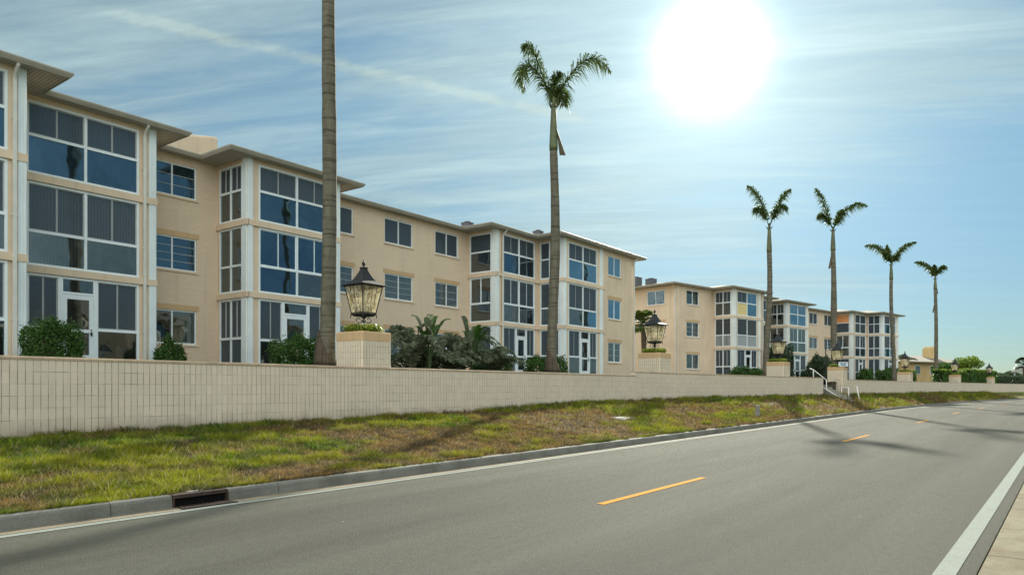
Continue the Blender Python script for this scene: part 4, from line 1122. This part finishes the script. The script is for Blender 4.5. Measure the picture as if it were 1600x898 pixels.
def royal_palm(x,y,z0,zc,r,label,fronds,lean=(0,0),bulge=.12,shaft=1.9,boot=None,scale=1,top_visible=True):
    sc_f=1.0 if x<30 else 1.28
    e=empty('royal_palm',(x,y,z0),0,label,'palm tree','tall royal palms behind the garden wall')
    H=zc-z0; n=26; path=[];rad=[]
    for i in range(n+1):
        t=i/n; z=-.2+(H-shaft+.2)*t
        cx=lean[0]*math.sin(t*PI*.5)**1.3+ .05*math.sin(t*6+x); 
        rr=r*(1+.55*math.exp(-t*22)+bulge*math.exp(-((t-.55)/.22)**2)-.22*t)
        path.append(RV*cx+Vector((0,0,z))); rad.append(rr*(1+.035*random.uniform(-1,1)))
    mb=MB(); mb.tube(path,rad,18); mb.build('trunk',M['trunk'],e,smooth=True)
    mb=MB(); hb_=1.15 if x<30 else .8
    for k in range(18):                       # the dark mass of old roots round the foot
        a=2*PI*k/18; hh_=hb_*(.45+.55*math.sin(a*.5+.4)**2)*random.uniform(.85,1.1); v=Vector((math.cos(a),math.sin(a),0))
        mb.tube([v*(r*1.55)+Vector((0,0,-.15)),v*(r*1.30)+Vector((0,0,hh_*.4)),v*(r*1.08)+Vector((0,0,hh_*.8)),v*(r*.98)+Vector((0,0,hh_))],[r*.42,r*.34,r*.26,r*.08],7)
    mb.build('root_mass',M['trunk_brown'],e,smooth=True)
    top=path[-1].copy()
    if not top_visible and False: return e
    mb=MB(); sp=[top+Vector((0,0,-.02)),top+Vector((0,0,.12)),top+Vector((0,0,shaft*.5)),top+Vector((0,0,shaft*.9)),top+Vector((0,0,shaft+.25))]
    mb.tube(sp,[rad[-1]*1.08,rad[-1]*1.14,rad[-1]*.90,rad[-1]*.66,rad[-1]*.38],14); mb.build('crownshaft',M['shaft'],e,smooth=True)
    for k,c in enumerate(fronds):
        mb=frond([(a*scale*(1+(sc_f-1)*.5),b*scale,q*scale*sc_f) for a,b,q in c],L=.62*scale,nl=60,w=.020*max(1,x/34),plum=1.0,drop=.45)
        o=mb.build('frond',M['frond'],e); o.location=top+Vector((0,0,shaft))
    if boot:
        for (dx,dz,ln,wd) in boot:
            mb=MB(); p=top+RV*dx+Vector((0,0,dz)); q=p+RV*(wd*.7)+Vector((0,0,-ln))
            s=RV*wd; d_=DV*.06
            mb.face([p-d_*1.5,p+s*.15,q+s,q-s*.15]); mb.face([p+d_*1.5,p+s*.15,q+s,q-s*.15]); mb.face([p-d_*1.5,p+d_*1.5,q-s*.15])
            mb.build('dry_sheath',M['sheath'],e)
    # old frond stubs where crownshaft meets trunk
    mb=MB()
    for k in range(5):
        a=2*PI*k/5+x; v=Vector((math.cos(a),math.sin(a),0))
        mb.tube([top+v*rad[-1]*.8+Vector((0,0,shaft*.93)),top+v*rad[-1]*1.5+Vector((0,0,shaft+.07))],[.035,.012],5)
    mb.build('frond_stub',M['sheath'],e)
    return e
royal_palm(12.62,15.6,1.8,17.5,.20,'nearest tall palm trunk, its crown out of the picture, beside the first pier',
   [[(0,0,0),(.6,.3,1.6),(1.8,.4,2.0),(2.6,.4,1.2)],[(0,0,0),(-.6,.3,1.6),(-1.8,-.4,1.8),(-2.5,-.4,.8)],[(0,0,0),(.1,.8,1.6),(.1,1.8,1.4)]],lean=(.12,0),bulge=.06,shaft=1.8)
royal_palm(22.9,15.1,1.8,12.2,.190,'tall leafy royal palm, second from the left, against the sunlit sky',
   [[(0,0,-.1),(-.5,.1,1.2),(-.75,.2,2.6),(-1.15,.3,2.25)],
    [(0,0,-.1),(.5,-.1,.9),(1.2,-.3,2.4),(2.1,-.4,1.05)],
    [(0,0,-.1),(-.4,-.3,1.3),(-1.5,-.5,1.9),(-1.15,-.6,.25)],
    [(0,0,0),(.0,.1,.5),(.0,.1,1.1),(.25,.1,1.2)],
    [(0,0,-.1),(.1,.5,.9),(.35,1.0,1.1),(.5,1.4,.5)]],lean=(.06,0),bulge=.10,shaft=1.75,boot=[(.12,.75,.95,.20)])
royal_palm(47.6,14.8,1.8,11.9,.19,'royal palm with two upright fronds, right of the second pier',
   [[(0,0,0),(-.35,0,.9),(-.6,0,1.9),(-1.25,0,2.1)],[(0,0,0),(.4,0,.8),(.7,0,1.8),(1.2,0,1.9)],[(0,0,0),(-.2,.3,.8),(-.3,.6,1.3),(-.6,.9,1.0)],[(0,0,0),(.2,-.3,.8),(.4,-.6,1.2),(.7,-.9,.8)]],
   lean=(.22,0),bulge=.08,shaft=1.6)
royal_palm(59.9,13.35,1.8,13.7,.21,'bulging royal palm with one long arching frond, above the fourth pier',
   [[(0,0,0),(-.4,0,1.0),(-.7,0,2.0),(-1.2,0,2.5)],[(0,0,0),(.5,0,.8),(1.1,0,1.9),(2.3,0,1.45)],[(0,0,0),(-.3,.3,.7),(-.4,.6,1.3),(-.7,.9,.9)],[(0,0,0),(.2,-.3,.7),(.4,-.6,1.1)]],
   lean=(-.15,0),bulge=.22,shaft=1.6,boot=[(-.1,-.2,1.2,-.16)])
royal_palm(81.5,12.6,1.8,13.9,.205,'royal palm with wide level fronds, in front of the last bay',
   [[(0,0,0),(-.5,0,.9),(-1.1,0,1.8),(-2.3,0,1.45)],[(0,0,0),(.5,0,.9),(1.1,0,1.7),(2.2,0,1.75)],[(0,0,0),(-.1,.3,.8),(-.2,.4,1.6)],[(0,0,0),(-.4,-.4,.7),(-.9,-.6,.9)],[(0,0,0),(.4,.4,.7),(.9,.6,.9)]],
   lean=(-.25,0),bulge=.04,shaft=1.5)
royal_palm(97.9,10.6,1.8,14.3,.22,'farthest tall royal palm with hanging dry sheaths, at the low house',
   [[(0,0,0),(-.4,0,.9),(-.9,0,1.6),(-2.1,0,1.5)],[(0,0,0),(.4,0,.8),(.7,0,1.3),(1.1,0,1.0)],[(0,0,0),(0,.3,.7),(.1,.4,1.3)]],
   lean=(-.2,0),bulge=.04,shaft=1.3,boot=[(.15,.3,.8,.12),(-.12,-1.8,.9,-.14)])

def arching_palm(x,y,z0,h,label,n,mat='dusty',spread=1.0,seed=0,name='palm_shrub',cat='palm shrub',L=.35,group='dusty palm shrubs behind the first pier'):
    e=empty(name,(x,y,z0),0,label,cat,group)
    random.seed(100+seed)
    for k in range(n):
        a=2*PI*k/n*1.0+random.uniform(-.3,.3); r=spread*random.uniform(.55,1.1); hh=h*random.uniform(.6,1.0)
        ar,ad=math.cos(a)*r,math.sin(a)*r
        c=[(0,0,0),(ar*.15,ad*.15,hh*.6),(ar*.5,ad*.5,hh*1.15),(ar*1.1,ad*1.1,hh*.55)]
        frond(c,L=L*1.25,nl=22,w=.028,plum=.35,drop=.15).build('frond',M[mat],e)
    mb=MB()
    for k in range(6):
        a=2*PI*k/6; mb.tube([(.1*math.cos(a),.1*math.sin(a),-.1),(.15*math.cos(a),.15*math.sin(a),h*.45)],[.03,.015],5)
    mb.build('stems',M['trunk_brown'],e)
    return e
arching_palm(18.7,18.4,1.85,2.35,'tall dusty palm shrub just right of the nearest pier',15,spread=1.15,seed=1,L=.30,mat='dusty')
arching_palm(20.1,19.2,1.85,1.5,'low grey green palm shrub, middle of the clump',22,spread=1.25,seed=2,L=.28)
arching_palm(21.5,18.9,1.85,1.45,'low drooping palm shrub below the middle window',22,spread=1.25,seed=3,L=.28)
arching_palm(22.9,19.6,1.85,2.3,'tallest dusty palm shrub on the right of the clump',22,spread=1.5,seed=4,L=.32)
arching_palm(24.1,18.8,1.85,1.6,'drooping dusty palm shrub beside the dark green bush',20,spread=1.2,seed=5,L=.28)
def upright_leaves(x,y,h,label,n,seed):
    e=empty('broadleaf_plant',(x,y,1.85),0,label,'plant','upright broad leaved plants among the palm shrubs'); random.seed(seed)
    for k in range(n):
        a=random.random()*2*PI; ln=h*random.uniform(.7,1.0); sp=random.uniform(.12,.5)
        d=Vector((math.cos(a)*sp,math.sin(a)*sp,0)); mb=MB()
        P=[Vector((0,0,0)),d*.35+Vector((0,0,ln*.6)),d*1.0+Vector((0,0,ln)),d*2.0+Vector((0,0,ln*.93))]
        mb.tube([bez(P,i/8) for i in range(7)],[.022]*3+[.014]*4,5)
        sd_=Vector((-math.sin(a),math.cos(a),0)); pr=None
        for i in range(9):
            t=.45+.55*i/8; w_=.13*math.sin(PI*(i/8)**.8)+.004; p=bez(P,t)
            q=(p-sd_*w_+Vector((0,0,w_*.5)),p,p+sd_*w_+Vector((0,0,w_*.5)))
            if pr: mb.face([pr[0],pr[1],q[1],q[0]]); mb.face([pr[1],pr[2],q[2],q[1]])
            pr=q
        mb.build('leaf',M['hedge' if k%3 else 'dusty'],e)
upright_leaves(19.5,18.3,2.5,'tall upright broad leaved plant beside the tall dusty palm shrub',11,5)
upright_leaves(22.4,18.7,2.65,'upright broad leaved plant rising from the middle of the palm shrubs',13,9)
bush(20.8,20.8,1.85,2.2,.6,.9,'dark leafy undergrowth between the dusty palm shrubs',mat='shrub_dark',n=2600,size=.06,group=GP)

def fan_palm(x,y,z0,h,r,label,mat='far_leaf',n=42,tr=.16,group='small fan palms in the distance',leafw=1.0):
    e=empty('fan_palm',(x,y,z0),0,label,'palm tree',group)
    mb=MB(); mb.tube([(0,0,-.2),(.05,0,h*.5),(0,0,h-r*.5)],[tr*1.2,tr,tr*1.1],10); mb.build('trunk',M['trunk_brown'],e,smooth=True)
    mb=MB()
    for k in range(n):
        a=random.random()*2*PI; el=random.uniform(-.5,1.35); d=Vector((math.cos(a)*math.cos(el),math.sin(a)*math.cos(el),math.sin(el)))
        base=Vector((0,0,h-r*.35)); hub=base+d*r*.62; sd=d.cross(Vector((0,0,1))).normalized(); up=sd.cross(d)
        mb.tube([base,hub],[.02,.012],4)
        for j in range(11):
            b=(j/10-.5)*2.6; dd=(d*math.cos(b)+sd*math.sin(b)); tip=hub+dd*r*.45+Vector((0,0,-r*.14)); wv=(sd*math.cos(b)-d*math.sin(b))*.045*r*leafw
            mid=hub+dd*r*.25
            mb.face([hub,mid+wv,tip,mid-wv])
    mb.build('crown',M[mat],e)
    return e
fan_palm(45.3,22.4,1.85,4.4,1.15,'green fan palm with brown trunk in the gap between the buildings',mat='frond',n=60,tr=.17,group='fan palms of the grounds')
fan_palm(158,-.5,1.5,5.8,2.0,'round headed fan palm left of the far white sky gap')
fan_palm(165,1.6,1.5,5.3,1.9,'slightly smaller fan palm beside the far pavilion')
fan_palm(171,4.0,1.5,5.0,1.8,'fan palm left of the far pavilion')
fan_palm(140,-4.9,1.5,5.6,2.1,'largest distant fan palm near the right edge of the picture')
fan_palm(152,-1.9,1.5,4.4,1.5,'short fan palm with thin trunk behind the last lantern')

def tree(x,y,z0,h,r,label,mat='far_leaf',n=2600,size=.22,group='leafy trees in the distance'):
    e=empty('leafy_tree',(x,y,z0),0,label,'tree',group)
    mb=MB(); mb.tube([(0,0,-.2),(.1,0,h*.35),(.0,.1,h*.6)],[.22,.16,.08],8)
    C=[]
    for k in range(9):
        a=2*PI*k/9+x; c=Vector((math.cos(a)*r*random.uniform(.3,.7),math.sin(a)*r*random.uniform(.3,.7),h*random.uniform(.5,.85))); C.append(c)
        mb.tube([(.05,0,h*.35),tuple(c)],[.08,.02],5)
    mb.build('trunk',M['trunk_brown'],e)
    u=rng.normal(size=(n,3)); u/=np.linalg.norm(u,axis=1)[:,None]; idx=rng.integers(0,9,n); cc=np.array([tuple(c) for c in C])[idx]
    p=cc+u*(r*.42*(1-.4*rng.random(n)**2))[:,None]*np.array([1,1,.7]); leaf_cloud('crown',p,u,size,M[mat],e)
    return e
tree(118,9.6,1.8,4.3,2.3,'bright green round tree behind the tall far hedge','hedge_bright',2600,.16)
tree(122,17.5,1.8,5.0,2.0,'small green tree at the right end of the low house')
tree(116,11.5,1.8,3.2,1.9,'dark green shrub tree before the low house wall','hedge',2200,.16)
tree(210,-9,1.0,4.6,5,'grey green tree mass at the far right horizon',n=3500,size=.4)
tree(225,0,1.0,4.8,6,'far grey green tree below the distant fan palms',n=3500,size=.4)
tree(240,10,1.0,4.4,6,'far grey green tree behind the pavilion',n=3500,size=.4)
tree(190,-17,1.0,5.6,4.5,'dark rounded tree at the right border',n=3500,size=.3)
tree(138,-8.6,1.4,3.2,2.0,'dark shrubby tree right of the largest distant fan palm',n=2400,size=.2)
# distant wooded shore
mb=MB(); n=160
for i in range(n):
    a0=math.radians(-40+95*i/n); a1=math.radians(-40+95*(i+1)/n); R=1100
    h=lambda a:9+5*mnoise.noise(Vector((a*14,0,0)))+3*mnoise.noise(Vector((a*60,3,0)))
    p=lambda a,z,r_=R:(r_*math.cos(a),r_*math.sin(a),z)
    mb.face([p(a0,-1),p(a1,-1),p(a1,h(a1)),p(a0,h(a0))]); mb.face([p(a0,h(a0)),p(a1,h(a1)),p(a1,-1,R+160),p(a0,-1,R+160)])
tag(mb.build('hills',M['hill'] if 'hill' in M else M['lawn']),kind='structure')

# ------------------------------------------------------------------ small things on the verge
def vz(x,y): return float(verge_z(np.array([x]),np.array([y]))[0])
e=empty('utility_cover',(21.0,11.1,vz(21,11.1)),.1,'flat pale concrete utility cover lying in the grass','utility cover')
mb=MB(); mb.box(-.52,.52,-.26,.26,-.05,.045); mb.build('frame',M['concrete_light'],e,bevel=.01)
mb=MB(); mb.box(-.42,.42,-.18,.18,.045,.055); mb.build('lid',M['concrete_light'],e,bevel=.004)
e.rotation_euler=(.06,0,.1)
e=empty('marker_post',(30.2,9.75,vz(30.2,9.75)-.05),0,'short leaning grey concrete marker post in the grass','post')
mb=MB(); mb.frustum(0,0,.10,.10,0,.085,.085,.50); mb.build('shaft',M['kerb'],e,bevel=.012)
mb=MB(); mb.frustum(0,0,.085,.085,.502,.06,.06,.53); mb.build('cap',M['concrete_light'],e); e.rotation_euler=(.05,.28,.3)

# stair in the wall opening
XS0,XS1=51.35,53.25; Yw=wy(52.3)
e=empty('garden_steps',(52.3,Yw,.95),0,'concrete steps dropping through the wall opening to the road','steps')
top=1.86; y0=Yw+1.0; ys=Yw-1.8; n=9
mb=MB()
for i in range(n):
    zt=top-(i)*(top-.30)/n; ya_=y0-(y0-ys)*i/n; yb_=y0-(y0-ys)*(i+1)/n
    mb.box(XS0-52.3,XS1-52.3,yb_-Yw,ya_-Yw,-.9,zt-.95)
mb.build('treads',M['step'],e,bevel=.012)
for xx in (XS0-.13,XS1+.01):
    mb=MB(); yc=Yw-.8; zc_=.80
    mb.box8([(xx-52.3,yc-Yw,-.9),(xx+.12-52.3,yc-Yw,-.9),(xx+.12-52.3,y0-Yw,-.9),(xx-52.3,y0-Yw,-.9),
             (xx-52.3,yc-Yw,zc_-.95),(xx+.12-52.3,yc-Yw,zc_-.95),(xx+.12-52.3,y0-Yw,top+.10-.95),(xx-52.3,y0-Yw,top+.10-.95)])
    mb.build('cheek_wall',M['kerb'],e)
mb=MB(); mb.box(XS0-.1-52.3,XS1+.6-52.3,8.70-Yw,ys-Yw-.01,-.9,.19-.95); mb.build('landing',M['concrete_light'],e)
def rail_obj(x,label): return empty('handrail',(x,Yw,1.0),0,label,'handrail','white handrails of the garden steps')
def rtube(h,name,pts,r_=.03):
    mb=MB(); mb.tube([(0,y-Yw,z-1.0) for y,z in pts],r_,8); mb.build(name,M['rail'],h,smooth=True)
h=rail_obj(XS0-.07,'long white sloping handrail on the left of the garden steps')
rtube(h,'top_rail',[(Yw+1.05,2.75),(Yw+.85,2.70),(Yw+.0,1.98)]); rtube(h,'post',[(Yw+.0,.7),(Yw+.0,1.99)]); rtube(h,'post',[(Yw+.83,1.8),(Yw+.83,2.69)])
rtube(h,'lower_rail',[(Yw+.45,1.64),(Yw-.8,.84)],.035)
h=rail_obj(XS1+.07,'short upright white rail frame on the right of the garden steps')
rtube(h,'post',[(Yw-.5,.6),(Yw-.5,1.52)],.028); rtube(h,'post',[(Yw-.95,.5),(Yw-.95,1.50)],.028); rtube(h,'top_rail',[(Yw-.5,1.50),(Yw-.95,1.48)],.026); rtube(h,'lower_rail',[(Yw-.5,.78),(Yw-.95,.76)],.026)
h=rail_obj(XS1+.12,'single leaning white rail post at the foot of the steps')
rtube(h,'post',[(Yw-1.45,1.58),(Yw-1.68,.25)],.034); rtube(h,'cap',[(Yw-1.44,1.58),(Yw-1.43,1.62)],.04)
# sign and black pole at the fourth pier
px=54.9; 
e=empty('sign',(54.6,wy(54.9)-.12,2.95),math.atan2(wtan(54.9).y,wtan(54.9).x)-.55,'small blue and white sign on the fourth pier under its lantern','sign')
mb=MB(); mb.box(-.40,.40,-.012,.012,.02,.33); mb.build('board',M['sign'],e,bevel=.004)
mb=MB()
for (a,b,z) in ((-.30,-.10,.24),(-.07,.06,.24),(.09,.28,.24),(-.26,-.04,.15),(.0,.24,.15),(-.20,.20,.07)): mb.box(a,b,-.016,-.0125,z,z+.05)
mb.build('lettering',M['sign_blue'],e)
mb=MB(); mb.box(-.3,-.27,-.01,.01,-.12,.03); mb.box(.27,.3,-.01,.01,-.12,.03); mb.build('bracket',M['iron'],e)
e=empty('lamp_pole',(52.45,wy(52.6)+.35,1.8),0,'thin black pole standing beside the fourth pier at the stair','pole')
mb=MB(); mb.tube([(0,0,-.1),(0,0,.12)],.06,10); mb.build('base',M['iron'],e)
mb=MB(); mb.tube([(0,0,.1),(.01,0,2.35)],.033,10); mb.tube([(0,0,2.33),(0,0,2.40),(0,0,2.44)],[.05,.05,.01],10); mb.build('shaft',M['iron'],e)
# brown board gate between the buildings
e=empty('board_fence',(46.5,25.6,1.9),.35,'brown board fence closing the gap between the two buildings','fence')
mb=MB()
for i in range(40): mb.box(-4+.2*i,-4+.2*i+.185,-.02,.02,0,1.75)
mb.build('boards',M['wood'],e); mb=MB(); mb.box(-4,4,.02,.07,.3,.4); mb.box(-4,4,.02,.07,1.4,1.5); mb.build('rails',M['wood'],e)

# ------------------------------------------------------------------ sky, sun, camera
w=bpy.data.worlds.new('World'); sc.world=w; w.use_nodes=True; nt=w.node_tree
for n_ in list(nt.nodes): nt.nodes.remove(n_)
out=nt.nodes.new('ShaderNodeOutputWorld'); bg=nt.nodes.new('ShaderNodeBackground')
sky=nt.nodes.new('ShaderNodeTexSky'); sky.sky_type='NISHITA'; sky.sun_disc=False; sky.sun_elevation=SUN_EL
sky.sun_rotation=PI/2-SUN_AZ; sky.air_density=1.0; sky.dust_density=.15; sky.ozone_density=1.8; sky.altitude=0
tc=nt.nodes.new('ShaderNodeTexCoord'); dirv=tc.outputs['Generated']
def dot(v):
    n_=nt.nodes.new('ShaderNodeVectorMath'); n_.operation='DOT_PRODUCT'; nt.links.new(dirv,n_.inputs[0]); n_.inputs[1].default_value=v; return n_.outputs['Value']
def pixdir(px,py):
    k=(px-800)/FPX; q=-(py-606)/FPX; return (DV+RV*k+Vector((0,0,q))).normalized()
sd=math_(nt,'MAXIMUM',dot(tuple(SUN_DIR)),0.0)
halo1=math_(nt,'POWER',sd,900); halo2=math_(nt,'POWER',sd,110); halo3=math_(nt,'POWER',sd,7)
sep=nt.nodes.new('ShaderNodeSeparateXYZ'); nt.links.new(dirv,sep.inputs[0])
zc=math_(nt,'MAXIMUM',sep.outputs['Z'],.0)
zd=math_(nt,'ADD',zc,.12)
# project the view direction on a high flat layer so that the streaks thin out towards the horizon
cx=math_(nt,'DIVIDE',dot(tuple(RV)),zd); cy=math_(nt,'DIVIDE',dot(tuple(DV)),zd)
cmb=nt.nodes.new('ShaderNodeCombineXYZ'); nt.links.new(cx,cmb.inputs[0]); nt.links.new(math_(nt,'ADD',cy,math_(nt,'MULTIPLY',cx,.16)),cmb.inputs[1])
n1=noise(nt,mapping(nt,cmb.outputs[0],(.45,1.5,1)),1.0,9,.62,.7); n2=noise(nt,mapping(nt,cmb.outputs[0],(.8,4.5,1)),1.5,8,.66,.5)
n3=noise(nt,cmb.outputs[0],.55,3,.5)
cov=math_(nt,'ADD',math_(nt,'MULTIPLY',n1,.65),math_(nt,'MULTIPLY',n2,.42)); cov=math_(nt,'SUBTRACT',cov,.02); cov=math_(nt,'ADD',cov,math_(nt,'MULTIPLY',math_(nt,'SUBTRACT',n3,.5),.5))
# thinner towards the clear horizon on the right
right=dot(tuple(pixdir(1640,600))); clr=math_(nt,'MULTIPLY',math_(nt,'POWER',math_(nt,'MAXIMUM',right,0),40),.45)
cov=math_(nt,'SUBTRACT',cov,clr)
cloud=ramp(nt,cov,[(.32,.16),(.43,.42),(.50,.68),(.62,1)])
A,B=pixdir(180,22),pixdir(905,187); nrm=A.cross(B).normalized()
wob=math_(nt,'MULTIPLY',math_(nt,'SUBTRACT',noise(nt,dirv,26,6,.7),.5),.012)
tr=math_(nt,'ABSOLUTE',math_(nt,'ADD',dot(tuple(nrm)),wob))
mid=(A+B).normalized(); ext=math.cos(.5*A.angle(B)); lim=ramp(nt,dot(tuple(mid)),[(max(0,ext-.006),0),(ext+.004,1)])
trail=math_(nt,'MULTIPLY',ramp(nt,tr,[(.0015,1),(.0085,0)]),lim); trail=math_(nt,'MULTIPLY',trail,ramp(nt,noise(nt,dirv,30,5,.6),[(.3,.25),(.6,1)]))
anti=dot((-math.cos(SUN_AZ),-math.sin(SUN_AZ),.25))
rear_fill=ramp(nt,anti,[(.0,0),(.75,1)])  # unseen sky behind the camera, boosted below to light the shaded facades
cf=math_(nt,'MULTIPLY',cloud,math_(nt,'ADD',.80,math_(nt,'MULTIPLY',rear_fill,.18))); cf=math_(nt,'ADD',cf,math_(nt,'MULTIPLY',trail,.6),clamp=True)
# cirrus brightness: forward scattering near the sun, plus added fill behind the camera
br=math_(nt,'ADD',math_(nt,'MULTIPLY',halo3,1.3),math_(nt,'ADD',math_(nt,'ADD',4.8,math_(nt,'MULTIPLY',ramp(nt,n2,[(.38,0),(.66,1)]),1.7)),math_(nt,'MULTIPLY',rear_fill,18.0)))
cc=nt.nodes.new('ShaderNodeVectorMath'); cc.operation='SCALE'; nt.links.new(mixc(nt,rear_fill,(.70,.92,.93),(.97,.98,.93)),cc.inputs[0]); nt.links.new(br,cc.inputs['Scale'])
tint=ramp(nt,sep.outputs['Z'],[(0,(.33,.47,.60)),(.12,(.46,.62,.70)),(.35,(.66,.90,.87))])
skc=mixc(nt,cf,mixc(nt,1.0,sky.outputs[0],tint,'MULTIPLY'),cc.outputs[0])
gl=math_(nt,'ADD',math_(nt,'MULTIPLY',halo1,26),math_(nt,'ADD',math_(nt,'MULTIPLY',halo2,1.5),math_(nt,'MULTIPLY',math_(nt,'POWER',sd,26),1.9)))
gv=nt.nodes.new('ShaderNodeVectorMath'); gv.operation='SCALE'; gv.inputs[0].default_value=(.86,1.0,.98); nt.links.new(gl,gv.inputs['Scale'])
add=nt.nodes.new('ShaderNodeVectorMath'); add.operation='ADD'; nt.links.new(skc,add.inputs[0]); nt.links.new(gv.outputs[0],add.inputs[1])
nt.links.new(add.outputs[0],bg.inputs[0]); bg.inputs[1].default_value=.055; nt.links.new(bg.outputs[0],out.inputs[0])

sl=bpy.data.lights.new('sun','SUN'); sl.energy=4.2; sl.angle=math.radians(1.4); sl.color=(1.0,.95,.80)
so=bpy.data.objects.new('sun',sl); COL.objects.link(so); so.rotation_euler=(-SUN_DIR).to_track_quat('-Z','Y').to_euler()
cam=bpy.data.cameras.new('camera'); co=bpy.data.objects.new('camera',cam); COL.objects.link(co)
cam.sensor_width=36; cam.lens=36*FPX/1600; cam.shift_y=(606-449)/1600; cam.clip_end=6000; cam.clip_start=.05
co.location=(0,0,CAMH); co.rotation_euler=(PI/2,0,YAW-PI/2); sc.camera=co
sc.view_settings.view_transform='Standard'; sc.view_settings.look='None'; sc.view_settings.gamma=1
sc.view_settings.exposure=.95
sc.cycles.max_bounces=8; sc.cycles.transparent_max_bounces=12; sc.cycles.use_denoising=True
